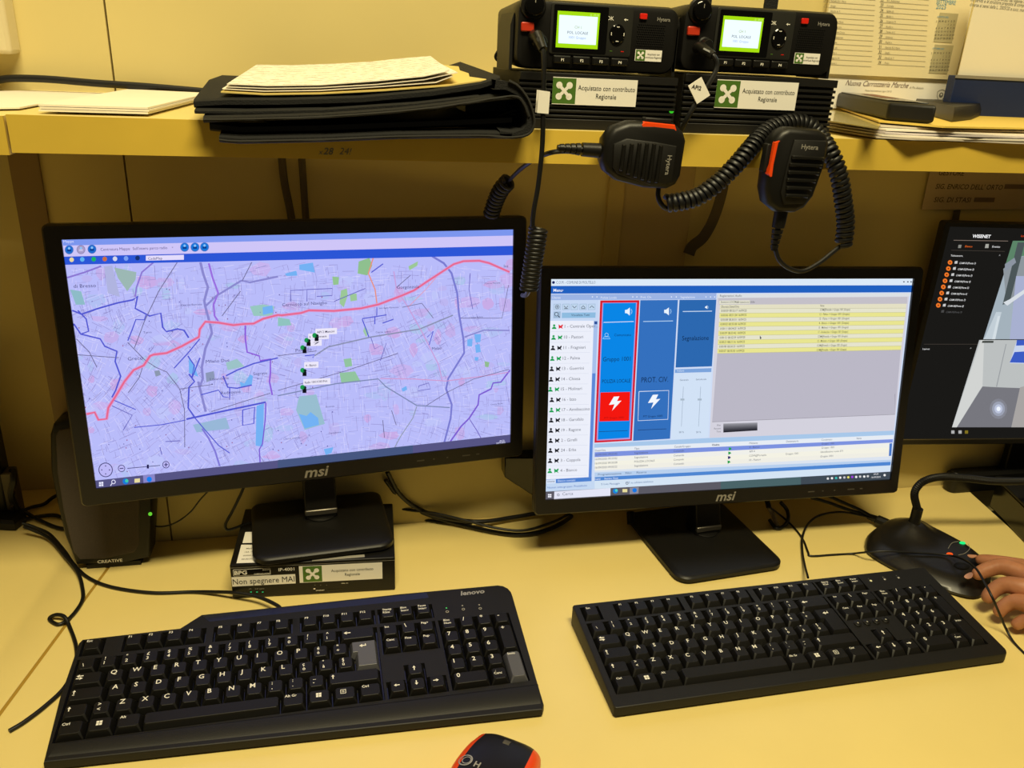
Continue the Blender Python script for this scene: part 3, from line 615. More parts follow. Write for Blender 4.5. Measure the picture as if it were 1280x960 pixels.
who = ['COM@Portatile -> Gruppo 1001 (Gruppo)', '12 - Palma -> Gruppo 1001 (Gruppo)', '12 - Palma -> Gruppo 1001 (Gruppo)', '4 - Bianco -> Gruppo 1001 (Gruppo)', '15 - Molinari -> Gruppo 1001 (Gruppo)', '17 - Annibaccino -> Gruppo 1001 (Gruppo)', 'COM@Portatile -> Gruppo 1001 (Gruppo)', '15 - Molinari -> Gruppo 1001 (Gruppo)', 'COM@Portatile -> Gruppo 1001 (Gruppo)', 'COM@Portatile -> Gruppo 1001 (Gruppo)']
for i in range(11):
    cR.poly(a6((xl[i], yl[i]), (xr[i], yr[i]), (xr[i+1], yr[i+1]), (xl[i+1], yl[i+1])), 'E4E0C4' if i == 0 else ('E6E4CC' if i % 2 else 'E9E590'), 5)
    cR.line(a6((xl[i+1], yl[i+1]), (xr[i+1], yr[i+1])), .35, 'B8B48C', 6)
    y = yl[i]+18; tt = ('Durata', 'Data/Ora', 'Note') if i == 0 else (dur[i-1], '08:3%d:%02d 16/09/25' % ((9-i) % 6, (17*i) % 60), who[i-1])
    for x, t, w2 in ((xl[i]+8, tt[0], 9), (xl[i]+55, tt[1], 12 if i == 0 else 22), (650-i*2.2, tt[2], 5 if i == 0 else 40)):
        q = a6((x, y-(x-60)*.011))[0]; cR.text(q[0], q[1], t, 2.7, '4A4A3C', 7, 0, .005, 0, 1, w2)
cR.poly(a6((50, 517), (1120, 497))+a8((1085, 180), (20, 222)), 'BBB8C6', 5); cR.line(a8((20, 222), (1085, 180), (1085, 60)), .5, '8C8894', 6)
q = a6((297, 415))[0]; cR.poly([(q[0], q[1]), (q[0]+2.4, q[1]+3.2), (q[0]+1.2, q[1]+3.4), (q[0]+1.6, q[1]+4.8), (q[0], q[1]+4)], '505058', 9)
# dark meter with its own gradient on screen
for k in range(8):
    t0, t1 = k/8, (k+1)/8; g = int(150-130*t0)
    cR.poly(a8((85, 232+t0*52), (283, 226+t0*46), (283, 226+t1*46), (85, 232+t1*52)), '%02X%02X%02X' % (g, g, g+8), 6)
for y, t in ((245, 'Riaz'), (264, 'Recenti'), (282, 'Tutti')): q = a8((70, y))[0]; cR.text(q[0], q[1], t, 2.2, '606068', 6, 1)
# lower table
cR.poly(a7((415, 400), (1175, 362))+a8((1080, 275), (1078, 300))+a7((415, 425)), 'A8C8EA', 6)
def lrow(yl0, yl1, yr0, yr1, c, lay=7):
    cR.poly(a7((418, yl0))+a8((1075-(yr0-300)*.1, yr0), (1075-(yr1-300)*.1, yr1))+a7((418, yl1)), c, lay)
lrow(425, 455, 300, 325, 'E6ECF4'); lrow(455, 488, 325, 345, '7C92E0'); lrow(488, 520, 345, 372, 'F0F0EA'); lrow(520, 548, 372, 400, 'F4F2E4'); lrow(548, 578, 400, 425, 'F0EEE4'); lrow(578, 590, 425, 445, 'DCE4F0')
lrow(590, 622, 445, 458, 'B8D0EE'); lrow(622, 645, 456, 478, '4E86D2'); lrow(645, 700, 478, 512, 'D4E4F4')
cR.poly(a7((95, 664), (418, 646), (418, 700), (93, 716)), 'C4D8F2', 6)
T7 = [(420, 450, 'Data/Ora'), (680, 438, 'Tipo'), (945, 426, 'Canale/Gruppo'), (1195, 413, 'Utente')]
for i, (yy, r3) in enumerate(((478, ('16/09/2025 09:33:02', 'Segnalazione', 'Comando')), (508, ('16/09/2025 09:33:02', 'Segnalazione', 'Comando')), (536, ('16/09/2025 09:30:58', 'POLIZIA LOCALE', 'Comando')), (564, ('16/09/2025 09:30:22', 'Segnalazione', 'Comando')))):
    for x, t in zip((420, 680, 940), r3): T7.append((x, yy-(x-420)*.045, t))
for x, y, t in T7: q = a7((x, y))[0]; cR.text(q[0], q[1], t, 2.5, '505868', 9)
for x, y, t in ((20, 362, 'Codice'), (235, 352, 'Mittente'), (450, 342, 'Destinatario'), (655, 333, 'Contenuto'), (860, 325, 'Note'), (235, 376, '4 - Bianco'), (235, 400, 'API 4'), (235, 425, 'COM@Portatile'), (235, 450, '10 - Pastori'), (655, 356, 'Gruppo 1001'), (655, 380, 'Gruppo 1001'), (650, 404, 'Identificativo ruolo 071'), (648, 430, 'Gruppo 1001'), (445, 415, 'Gruppo 1001')):
    q = a8((x, y))[0]; cR.text(q[0], q[1], t, 2.5, '505868', 9)
for x, y, c in ((125, 379, '18A048'), (122, 404, '18A048'), (120, 430, '302870'), (118, 456, '18A048')):
    q = a8((x, y))[0]; cR.poly([(q[0]-2, q[1]-2), (q[0]+2.2, q[1]), (q[0]-1.6, q[1]+2.2)], c, 9); cR.disc(q[0], q[1]-.8, 1, c, 9, 6)
cR.poly(a8((1052, 350), (1068, 348), (1062, 422), (1048, 424)), '4878C8', 9)
q = a7((440, 610))[0]; cR.text(q[0], q[1], 'Programmazione    Filtri     Ricerca', 2.5, '304878', 9, 0, 0, 0, 1, 60); q = a7((415, 640))[0]; cR.text(q[0], q[1], 'Eventi', 2.4, 'F0F4FF', 9); q = a7((482, 637))[0]; cR.text(q[0], q[1], 'Storico Voce', 2.4, 'F0F4FF', 9)
q = a7((105, 696))[0]; cR.text(q[0], q[1], 'Nessun sottogruppo: Predefinito', 2.6, '4070C0', 9, 0, 0, 0, 1, 48); q = a7((460, 675))[0]; cR.text(q[0], q[1], '% Invio Messaggio        PTT su cellulare telefonico', 2.6, '4870A8', 9, 0, 0, 0, 1, 65)
q = a7((632, 662))[0]; cR.disc(q[0], q[1], 1.7, '303848', 9); cR.disc(q[0], q[1], 1.1, 'D4E4F4', 10)
cR.poly(a7((92, 716), (525, 694))+[(1113, 590.5), (1111, 600), (682, 624)], '5C5A64', 8)
cR.poly([(900, 602.4), (1000, 596.8), (1000, 606.4), (900, 612)], '4A6468', 9); cR.poly([(1000, 596.8), (1112.7, 590.6), (1111, 600), (1000, 606.4)], '404A54', 9)
cR.poly(a7((152, 716), (523, 694), (522, 746), (150, 768)), 'E4E6F6', 9); q = a7((205, 742))[0]; cR.text(q[0], q[1], 'Cerca', 4, '787C90', 10)
q = a7((178, 738))[0]; cR.disc(q[0], q[1], 1.6, '606478', 10); cR.disc(q[0], q[1], 1.0, 'E4E6F6', 11)
q = a7((110, 732))[0]
for i in (0, 1):
    for j in (0, 1): cR.rect(q[0]+i*2.3, q[1]+j*2.4, q[0]+i*2.3+1.9, q[1]+j*2.4+1.9, 'F4F4FF', 10)
q = a7((555, 714))[0]; cR.disc(q[0], q[1], 3.2, '1880D8', 10); cR.disc(q[0]+1.2, q[1]-.8, 1.7, '50D0C0', 11)
q = a7((618, 711))[0]; cR.rect(q[0]-3, q[1]-2, q[0]+3, q[1]+2, 'E8DC9C', 10); cR.poly(a7((650, 692), (710, 688), (708, 730), (650, 734)), '8C8C9C', 10); q = a7((682, 709))[0]; cR.disc(q[0], q[1], 2.8, '1878E0', 11)
for x, y, c in ((692, 554, 'E0E0E0'), (716, 552, 'F0F0F0'), (740, 551, '40C0B8'), (764, 549, 'F0F0F0'), (788, 548, 'C8C8D0'), (811, 547, 'E8E070'), (834, 545, 'A040E0'), (857, 545, 'F0F0F0'), (880, 543, 'D0D0D0'), (904, 543, 'F0F0F0'), (925, 541, 'D0D0D0'), (1023, 535, 'F0F0F0')):
    q = a8((x, y))[0]; cR.disc(q[0], q[1], 1.6, c, 11, 6)
q = a8((972, 533))[0]; cR.text(q[0], q[1], '09:33', 2.3, 'F0F0F4', 11, .5); q = a8((972, 551))[0]; cR.text(q[0], q[1], '16/09/2025', 2.3, 'F0F0F4', 11, .5)
cR.mb.build('screen_picture', monR, smooth=0, recalc=False)
# ---- third monitor, camera viewer, at the right picture edge
Y3 = .915; tl = AY(1190, 283, Y3); b0 = AY(1130, 548, Y3)
yaw3 = -.10; w3 = .44; h3 = (tl.z-b0.z)
F3 = T(tl.x-.004, Y3, b0.z) @ RZ(yaw3) @ T(w3/2, 0, 0)
B3 = T(F3.translation.x+.01, F3.translation.y-.01, 0) @ RZ(yaw3)
m3 = root('computer_monitor', B3, 'third monitor cut off at the right picture edge, showing a dark camera viewer', 'monitor')
h = MB(); FB3 = F3 @ Matrix(((1, 0, 0, 0), (0, 0, -1, 0), (0, 1, 0, 0), (0, 0, 0, 1)))
o3 = rrect(-w3/2-.007, -.009, w3/2+.007, h3+.006, .004)
h.loft([[(x, y, -.014) for x, y in inset(o3, .002)], [(x, y, -.012) for x, y in o3], [(x, y, .001) for x, y in o3], [(x, y, .0016) for x, y in inset(o3, .001)]], M_bezel, (True, False), FB3)
tr = [[Vector((x, y, 0)) for x, y in inset(o3, .001)], [Vector(p) for p in ((-w3/2, 0, 0), (w3/2, 0, 0), (w3/2, h3, 0), (-w3/2, h3, 0))]]
h.add([(p.x, p.y, .0016) for l in tr for p in l], [tuple(t_) for t_ in tessellate_polygon(tr)], M_bezel, FB3)
h.build('housing', m3)
MB(F3).box(-w3/2, -.0018, -.0012, w3/2, .0, 0, M_steel).build('lower_trim', m3)
pic = MB(F3)
def E3(x, y, lay): 
    p = AF(F3, x, y, 0); return (p.x, -.00004*lay, p.z)
def e3(pts, c, lay=1):
    q = [E3(x, y, lay) for x, y in pts]; q = [(min(max(a, -w3/2), w3/2), b, min(max(c_, 0), h3)) for a, b, c_ in q]; pic.poly(q, emi(c))
def t3(x, y, t, hpx, c, lay=5, w_=None, bold=.01, shear=.0):
    p = E3(x, y, lay); sz = hpx*.00085*1.35; g = glyphs(t, bold, shear); s_ = 1 if w_ is None else w_*.00085/max(1e-6, (g[3]-g[2])*sz)
    pic.text(t, sz, emi(c), T(*p) @ FXZ, 0, bold, shear, s_)
pic.poly([(-w3/2, 0, 0), (w3/2, 0, 0), (w3/2, 0, h3), (-w3/2, 0, h3)], emi('1A1917'))
t3(1215, 297, 'WISENET', 5.2, 'F4F4F4', w_=30, bold=.03); e3([(1192, 300), (1260, 301), (1260, 301.6), (1192, 300.6)], '8C7C70', 3)
t3(1206, 309, 'Elenco', 3, 'E86820', w_=12); t3(1240, 309.3, 'Evento', 3, 'E8E8E8', w_=13); t3(1276, 296, 'Live', 3, 'E04818', w_=9)
e3([(1198, 306), (1202, 306), (1201, 310), (1197.5, 310)], '888880', 3); e3([(1232, 305), (1236, 305), (1235.5, 310), (1231, 310)], 'A8A8A0', 3)
e3([(1189, 312.5), (1256, 314), (1256, 314.4), (1189, 312.9)], '504840', 3)
t3(1188, 320.5, 'Telecamera', 3, 'DCDCDC', w_=20); t3(1248, 321, '^', 4, 'A0A0A0')
for i in range(9):
    x = 1187.5-i*2.1-max(0, i-8)*.5; y = 328+i*7.65; c = 'F07828' if i < 8 else '606060'
    if i < 8:
        e3([(x+2.9*math.cos(a), y+2.9*math.sin(a)) for a in [k*PI/6 for k in range(12)]], c, 4); e3([(x+1.0*math.cos(a), y+1.0*math.sin(a)) for a in [k*PI/3 for k in range(6)]], '602808', 5)
    e3([(x+6, y-1.5), (x+9.5, y-2), (x+9, y+1.5), (x+5.5, y+1.5)], 'C8C8C8' if i < 8 else '484848', 4)
    t3(x+11.5, y+1.9, 'CAM 0%d(Porta %d)' % (i+1, i+1), 3.1, 'DCDCDC' if i < 8 else '505050', w_=27, bold=.015, shear=.2)
e3([(1155, 430), (1222, 430), (1222, 430.4), (1155, 430.4)], '504840', 3); t3(1153, 437, 'Layout', 2.8, 'DCDCDC', w_=12); t3(1212, 437, '^', 4, 'A0A0A0')
# upper camera picture (corridor seen through a doorway), lower camera picture (grey floor)
UP = [(1268, 301), (1300, 301), (1300, 424), (1229, 424)]
e3(UP, 'A4B2BC', 2); e3([(1266, 301), (1290, 301), (1290, 318), (1268, 322), (1257, 330)], '5C8468', 3); e3([(1254, 336), (1272, 322), (1300, 316), (1300, 360), (1258, 382)], '8E969C', 4)
e3([(1272, 303), (1281, 303), (1262, 378), (1253, 381)], '4C5658', 5); e3([(1256, 330), (1268, 322), (1270, 328), (1256, 340)], '8C94A0', 6); e3([(1254, 378), (1259, 382), (1290, 360), (1290, 355), (1262, 374)], 'D8DEE4', 6)
e3([(1270, 345), (1300, 345), (1300, 424), (1262, 424)], 'A8B0D0', 5); e3([(1247, 395), (1250, 395), (1244, 424), (1240, 424)], 'D4DEE4', 5); e3([(1232, 420), (1245, 390), (1252, 390), (1243, 424), (1229, 424)], 'C2CED6', 3)
LO = [(1224, 425), (1300, 425), (1300, 534), (1190, 534)]
e3(LO, 'BCC0C0', 2); e3([(1228, 483), (1246, 484), (1300, 486), (1300, 534), (1196, 534)], '77777E', 3); e3([(1228, 483), (1228.5, 481), (1196, 534), (1190, 534), (1226, 425), (1230, 425)], 'D2D4D2', 4)
e3([(1257, 430), (1258, 430), (1246, 484), (1245, 483)], '989CA0', 5); e3([(1270, 428), (1300, 427), (1300, 455), (1262, 454)], 'C8D4EC', 4); e3([(1268, 440), (1300, 438), (1300, 454), (1262, 453)], '3C5CC4', 5); e3([(1271, 425), (1300, 425), (1300, 431), (1270, 432)], '3C5CC4', 5)
e3([(1275, 484), (1300, 478), (1300, 534), (1264, 534)], 'A8A4A2', 5)
for r_, c in ((11, '8A8C98'), (8, '9CA2B4'), (5, 'BCC4DC'), (2.5, 'F0F6FF')): e3([(1248+r_*math.cos(a), 511+r_*1.15*math.sin(a)) for a in [k*PI/8 for k in range(16)]], c, int(8-r_/2.2))
e3([(1228, 426), (1242, 426), (1241.5, 428.5), (1227, 428.5)], '404440', 6)
for x, c in ((1191, 'B0B0B0'), (1200, 'B0B0B0'), (1208, '807020')): e3([(x-2, 538), (x+2, 538), (x+2, 542), (x-2, 542)], c, 4)
pic.build('screen_picture', m3, smooth=0, recalc=False)
Bi3 = B3.inverted()
st = MB(); pf = AY(1192, 590, .93)
z_ = .0
st.prism(rrect(pf.x, .925, pf.x+.24, WALL-.006, .010, 6), [(.002, .0005), (0, .004), (0, .028), (.004, .033)], M_blk); st.build('foot', m3)
nk = MB(); a = AY(1255, 592, .93); nk.loft([[(a.x, .930, .03), (a.x+.07, .930, .03), (a.x+.07, .945, .03), (a.x, .945, .03)], [(a.x+.008, .94, .18), (a.x+.075, .94, .18), (a.x+.075, .95, .18), (a.x+.008, .95, .18)]], M_blk); nk.build('neck', m3, bevel=.003)

# ================================================================ SPEAKER
SPF = T(-.262, .9, 0) @ RX(-.07)
sp = root('speaker', T(-.262, .9, 0), 'black desktop loudspeaker with grey cloth front behind the left monitor', 'speaker')
def spx(*p): return [(q.x, q.z) for q in (AF(SPF, x, y, 0) for x, y in p)]
so = spx((62, 545), (66, 531), (80, 525), (100, 521))+[(.052, .198), (.060, .185)]+spx((188, 632), (186, 690))+[]
tmp = spx((187, 700), (150, 706), (95, 707), (80, 670), (70, 625), (63, 590)); so = so[:6]+spx((190, 640), (187, 698))+tmp[1:]
zb = .004
so = [(x, max(z, zb)) for x, z in so]
FX = lambda F: F @ Matrix(((1, 0, 0, 0), (0, 0, -1, 0), (0, 1, 0, 0), (0, 0, 0, 1)))   # xy -> xz, z toward viewer
b = MB(FX(SPF)); b.prism(so, [(.008, -.042), (0, -.036), (0, -.004), (.002, -.001), (.005, 0)], M_blk); b.build('cabinet', sp)
g = MB(FX(SPF)); go = spx((70, 545), (74, 537), (88, 534), (105, 531))+[(.040, .185), (.047, .175)]+spx((175, 640), (174, 680), (168, 690), (130, 698), (100, 699), (92, 690), (80, 640), (72, 590))
g.prism(go, [(0, .0002), (.001, .0016), (.004, .0022)], mat('speaker_cloth', '4A423C', 0.9, noise=.15, nscale=900, bump=.5, bscale=2500)); g.build('cloth_grille', sp)
g = MB(); q = AF(SPF, 122, 703.5, 0); g.text('CREATIVE', .0054, M_leg, FX(SPF) @ T(q.x, q.z-.0005, .0004), 0, .02, 0, 1.15); g.build('maker_mark', sp, recalc=False)
q = AF(SPF, 188, 642, 0); g = MB(SPF); g.ball((q.x, -.001, q.z), .0022, emi('60C030', 1.2)); g.build('power_light', sp)
MB(SPF).box(-.03, .004, -.0, .03, .036, .006, M_blk).build('foot', sp)

# ================================================================ GATEWAY BOX
fl, fr = AZ(291, 749, .0), AZ(494, 738, 0); ya = math.atan2(fr.y-fl.y, fr.x-fl.x); GW = (fr-fl).length
GF = T(fl.x, fl.y, 0) @ RZ(ya)
gw = root('network_gateway', GF, 'black radio gateway box under the left monitor stand with white stickers', 'gateway')
GD = .122
MB(GF).box(0, 0, .001, GW, GD, BOXZ, M_blk).build('case', gw, bevel=.0012)
st = MB()
def gp(x, y): p = AF(GF, 260+x/4.923, 600+y/4.923, 0, 1); return p
GFX = FX(GF)
a = gp(150, 655); b = gp(537, 582); st.poly([(a.x, a.z, .0004), (b.x, a.z, .0004), (b.x, b.z+.001, .0004), (a.x, b.z+.001, .0004)], M_label, GFX)
st.text('Non spegnere MAI', .0105, M_ink, GFX @ T(a.x+.001, a.z+.0028, .0006), 0, .0, 0, (b.x-a.x-.002)/((glyphs('Non spegnere MAI', .0)[3]-glyphs('Non spegnere MAI', .0)[2])*.0105))
st.build('notice_sticker', gw, recalc=False)
st = MB(); a = gp(565, 632); b = gp(1072, 500); sticker(st, GFX @ T(a.x, a.z, .0004), b.x-a.x, b.z-a.z-.001, .004, 'Acquistato con contributo', 'Regionale', .0052); st.build('region_sticker', gw, recalc=False)
st = MB()
a = gp(157, 592); b = gp(383, 540); ro = rrect(a.x, a.z, b.x, b.z, .001)
st.poly([(x, y, .0003) for x, y in ro], M_leg, GFX); st.poly([(x, y, .0004) for x, y in inset(ro, .0005)], M_gloss, GFX)
st.text('BPG', .0072, M_leg, GFX @ T(a.x+.0012, a.z+.002, .0006), 0, .03, 0, 1.1); st.text('RADIO', .002, M_leg, GFX @ T(b.x-.001, b.z-.0026, .0006), 1, .02, 0, 1.2); st.text('COMMUNICATIONS', .0022, M_leg, GFX @ T(b.x-.001, a.z+.001, .0006), 1, .02, 0, .85)
q = gp(435, 560); st.text('IP-4001', .0058, M_leg, GFX @ T(q.x, q.z, .0004), 0, .01, 0, 1.05)
for x, t in ((252, 'SYS'), (290, 'BUSY'), (318, 'RX/TX')): q = gp(x, 672); st.text(t, .0018, M_legd, GFX @ T(q.x, q.z, .0004), 0, .01)
for x in (655, 690, 727): q = gp(x, 648); st.text('*', .003, M_legd, GFX @ T(q.x, q.z-.001, .0004))
q = gp(665, 682); st.text('ETHERNET', .002, M_leg, GFX @ T(q.x, q.z, .0004), 0, .01); q = gp(822, 638); st.text('PWR  SYS', .0018, M_leg, GFX @ T(q.x, q.z, .0004), 0, .01)
a = gp(735, 682); b = gp(825, 670); st.poly([(a.x, a.z, .0003), (b.x, a.z, .0003), (b.x, b.z, .0003), (a.x, b.z, .0003)], M_gloss, GFX)
st.poly([(.0, BOXZ-.0035, .0002), (GW, BOXZ-.0035, .0002), (GW, BOXZ-.0039, .0002), (.0, BOXZ-.0039, .0002)], M_legd, GFX)
st.build('front_print', gw, recalc=False)
l = MB()
for x in (265, 302, 337): q = gp(x, 688); l.poly([(q.x-.0009, q.z-.0005, .0005), (q.x+.0009, q.z-.0005, .0005), (q.x+.0009, q.z+.0006, .0005), (q.x-.0009, q.z+.0006, .0005)], emi('30B868', 1), GFX)
q = gp(655, 668); l.poly([(q.x-.001, q.z-.0006, .0005), (q.x+.001, q.z-.0006, .0005), (q.x+.001, q.z+.0006, .0005), (q.x-.001, q.z+.0006, .0005)], emi('E8C888', 1), GFX)
l.build('status_lights', gw, recalc=False)
# stickers on top left of the lid
tp = MB(); q = [AZ(260+x/4.923, 600+y/4.923, BOXZ+.0003) for x, y in ((175, 512), (300, 508), (300, 398), (205, 398))]; tp.poly(q, M_label); tp2 = MB()
q2 = [AZ(260+x/4.923, 600+y/4.923, BOXZ+.0003) for x, y in ((212, 388), (300, 386), (300, 318), (230, 320))]; tp2.poly(q2, M_label); tp2.build('blank_sticker', gw, recalc=False)
for i, t in enumerate(('Matricola', '13A 10Vdc', '00000-000', '00.00.00')):
    p = AZ(260+(235-i*10)/4.923, 600+(425+i*22)/4.923, BOXZ+.0006); tp.text(t, .0035, M_inkm, Matrix.Translation(p) @ RZ(ya), 0, .01)
q = [AZ(260+x/4.923, 600+y/4.923, BOXZ+.0003) for x, y in ((640, 500), (965, 474), (962, 458), (640, 484))]; tp3 = MB(); tp3.poly(q, M_legd); tp3.build('metal_strip', gw, recalc=False)
tp.build('lid_sticker', gw, recalc=False)

# ================================================================ KEYBOARDS
U = .01905
def key_rows(gap):
    g = 5+gap; K = []     # x, y, w, h, legend, kind
    def row(y, x, items):
        for it in items:
            t, w_ = it if isinstance(it, tuple) else (it, 1); K.append((x, y, w_, 1, t)); x += w_
    row(g, 0, ['Esc']); row(g, 2, ['F1', 'F2', 'F3', 'F4']); row(g, 6.5, ['F5', 'F6', 'F7', 'F8']); row(g, 11, ['F9', 'F10', 'F11', 'F12'])
    row(g, 15.25, ['Stamp|RSist', 'Bloc|Scorr', 'Pausa|Interr'])
    row(4, 0, ['|\\', '!|1', '"|2', '£|3', '$|4', '%|5', '&|6', '/|7', '(|8', ')|9', '=|0', '?|\'', '^|ì', ('<-', 2)])
    row(4, 15.25, ['Ins', '\\', 'Pag+']); row(4, 18.5, ['Bloc|Num', '/', '*', '-'])
    row(3, 0, [('TAB', 1.5)]+list('QWERTYUIOP')+['é|è', '*|+']); row(3, 15.25, ['Canc', 'Fine', 'Pag-']); row(3, 18.5, ['7', '8', '9'])
    K.append((13.5, 2, 1.5, 2, 'INVIO'))
    row(2, 0, [('LOCK', 1.75)]+list('ASDFGHJKL')+['ç|ò', '°|à', '§|ù']); row(2, 18.5, ['4', '5', '6']); K.append((21.5, 2, 1, 2, '+'))
    row(1, 0, [('SHIFT', 1.25), '>|<']+list('ZXCVBNM')+[';|,', ':|.', '_|-', ('SHIFT', 2.75)]); row(1, 16.25, ['UP']); row(1, 18.5, ['1', '2', '3'])
    K.append((21.5, 0, 1, 2, 'Invio'))
    row(0, 0, [('Ctrl', 1.25), ('WIN', 1.25), ('Alt', 1.25), ('', 6.25), ('Alt Gr', 1.25), ('WIN', 1.25), ('MENU', 1.25), ('Ctrl', 1.25)])
    row(0, 15.25, ['LEFT', 'DOWN', 'RIGHT']); row(0, 18.5, [('0', 2), '.|Canc'])
    return K
def arrow(mb, F, cx, cy, s, a, m):
    R = F @ T(cx, cy, 0) @ RZ(a); z = .0
    mb.poly([(-s, -s*.18, z), (.2*s, -s*.18, z), (.2*s, s*.18, z), (-s, s*.18, z)], m, R); mb.poly([(.1*s, -s*.6, z), (s, 0, z), (.1*s, s*.6, z)], m, R)
def winlogo(mb, F, cx, cy, s, m):
    for i in (-1, 1):
        for j in (-1, 1):
            x = cx+i*s*.53; y = cy+j*s*.53; h = s*.45; mb.poly([(x-h, y-h, 0), (x+h, y-h, 0), (x+h, y+h, 0), (x-h, y+h, 0)], m, F)
def legend(mb, F, t, x0, y0, x1, y1, big):
    """x0..y1: top face of the key"""
    z = .00012; F = F @ T(0, 0, z); s = .0052*big; lx = x0+.0012; ty = y1-.0008-s*.72; cx = (x0+x1)/2; cy = (y0+y1)/2; m = M_leg
    if t == '': return
    if t == 'WIN': winlogo(mb, F, cx-.0005, cy+.0010, .0025, m)
    elif t == 'MENU':
        r = rrect(cx-.0042, cy-.001, cx+.001, cy+.004, .0005); mb.loft([[(x, y, 0) for x, y in r], [(x, y, 0) for x, y in inset(r, .0005)]], m, (False, False), F); mb.box(cx-.0028, cy+.0006, 0, cx-.0006, cy+.0011, .00001, m, F); mb.box(cx-.0028, cy+.0018, 0, cx-.0006, cy+.0023, .00001, m, F)
    elif t in ('UP', 'DOWN', 'LEFT', 'RIGHT'): arrow(mb, F, cx-.001, cy+.001, .0028, {'UP': PI/2, 'DOWN': -PI/2, 'LEFT': PI, 'RIGHT': 0}[t], m)
    elif t == 'SHIFT': 
        arrow(mb, F, lx+.002, y1-.0045, .0026, PI/2, m)
    elif t == 'LOCK': arrow(mb, F, lx+.002, y1-.0040, .0024, PI/2, m); mb.box(lx+.001, y1-.0078, 0, lx+.003, y1-.0072, .00001, m, F)
    elif t == 'TAB': arrow(mb, F, lx+.003, y1-.0035, .0030, PI, m); arrow(mb, F, lx+.003, y1-.0065, .0030, 0, m)
    elif t == '<-': arrow(mb, F, lx+.004, y1-.005, .0035, PI, m)
    elif t == 'INVIO': arrow(mb, F, cx-.001, y1-.006, .0035, PI, m); mb.box(cx+.0015, y1-.006, 0, cx+.0022, y1-.0035, .00001, m, F)
    elif '|' in t:
        a, b = t.split('|'); q = s*.62 if max(len(a), len(b)) > 1 else s*.85
        k = .95 if len(a) > 1 else 1
        mb.text(a, q, m, F @ T(lx+(.0 if len(a) > 1 else .002), y1-.0006-q*.72, 0), 0, .01, 0, k); mb.text(b, q, m, F @ T(lx+(.0 if len(b) > 1 else .002), y1-.0012-q*1.65, 0), 0, .01, 0, k)
    elif len(t) == 1: mb.text(t, s*1.12, m, F @ T(lx+.0012, ty, 0), 0, .012)
    else: mb.text(t, s*.62, m, F @ T(lx, y1-.0008-s*.45, 0), 0, .012)
def keyboard(name, F, out, wells, label, style, gap, extra):
    rt = root(name, F, label, 'keyboard')
    Fi = F.inverted(); zt = -.0032 if style == 'flat' else -.0046; zw = -.0085
    b = MB(F); ol = [(x*1.0, y) for x, y in out]
    def ground(x, y, z): p = F @ Vector((x, y, 0)); q = Fi @ Vector((p.x, p.y, z)); return (q.x, q.y, q.z)
    i1 = inset(ol, .0012)
    b.loft([[ground(x, y, .0015) for x, y in inset(ol, .002)], [ground(x, y, .003) for x, y in ol], [(x, y, zt-.0016) for x, y in ol], [(x, y, zt-.0004) for x, y in inset(ol, .0005)], [(x, y, zt) for x, y in i1]], M_blk2, (True, False))
    b.holed(i1, wells, zt, zw, M_blk2, M_gloss); b.build('case', rt, smooth=30)
    for x, y, w_, h_, t in key_rows(gap):
        k = MB(F); x0, y0, x1, y1 = x*U+.0005, y*U+.0005, (x+w_)*U-.0005, (y+h_)*U-.0005
        grey = style != 'flat' and t in ('INVIO', 'Invio'); m = M_keyg if grey else M_key
        if style == 'flat': tx0, ty0, tx1, ty1 = x0+.0026, y0+.0038, x1-.0026, y1-.0012
        else: tx0, ty0, tx1, ty1 = x0+.0026, y0+.0026, x1-.0026, y1-.0020
        if t == 'INVIO':
            s_ = .25*U
            base = [(x0+s_, y0), (x1, y0), (x1, y1), (x0, y1), (x0, y0+U), (x0+s_, y0+U)]; topo = [(tx0+s_, ty0), (tx1, ty0), (tx1, ty1), (tx0, ty1), (tx0, ty0+U), (tx0+s_, ty0+U)]
            k.loft([[(a, c, zw+.0005) for a, c in base], [(a, c, -.006) for a, c in base], [(a, c, -.0002) for a, c in topo], [(a, c, 0) for a, c in inset(topo, .0003)]], m)
        else:
            r0 = rrect(x0, y0, x1, y1, .0008, 1); r1 = rrect(tx0, ty0, tx1, ty1, .0016, 1)
            dish = -.0004 if style != 'flat' and t != '' else 0
            if t == '' and style != 'flat': r1 = rrect(x0+.001, y0+.003, x1-.001, y1-.003, .0016, 1)
            k.loft([[(a, c, zw+.0005) for a, c in r0], [(a, c, -.0062) for a, c in r0], [(a, c, -.0003) for a, c in r1], [(a, c, 0) for a, c in inset(r1, .0004)]], m)
        legend(k, Matrix(), t, tx0, ty0, tx1, ty1, 1.1 if style == 'flat' else 1.25)
        k.build('key', rt, smooth=25, recalc=False)
    extra(rt, F, zt)
    return rt
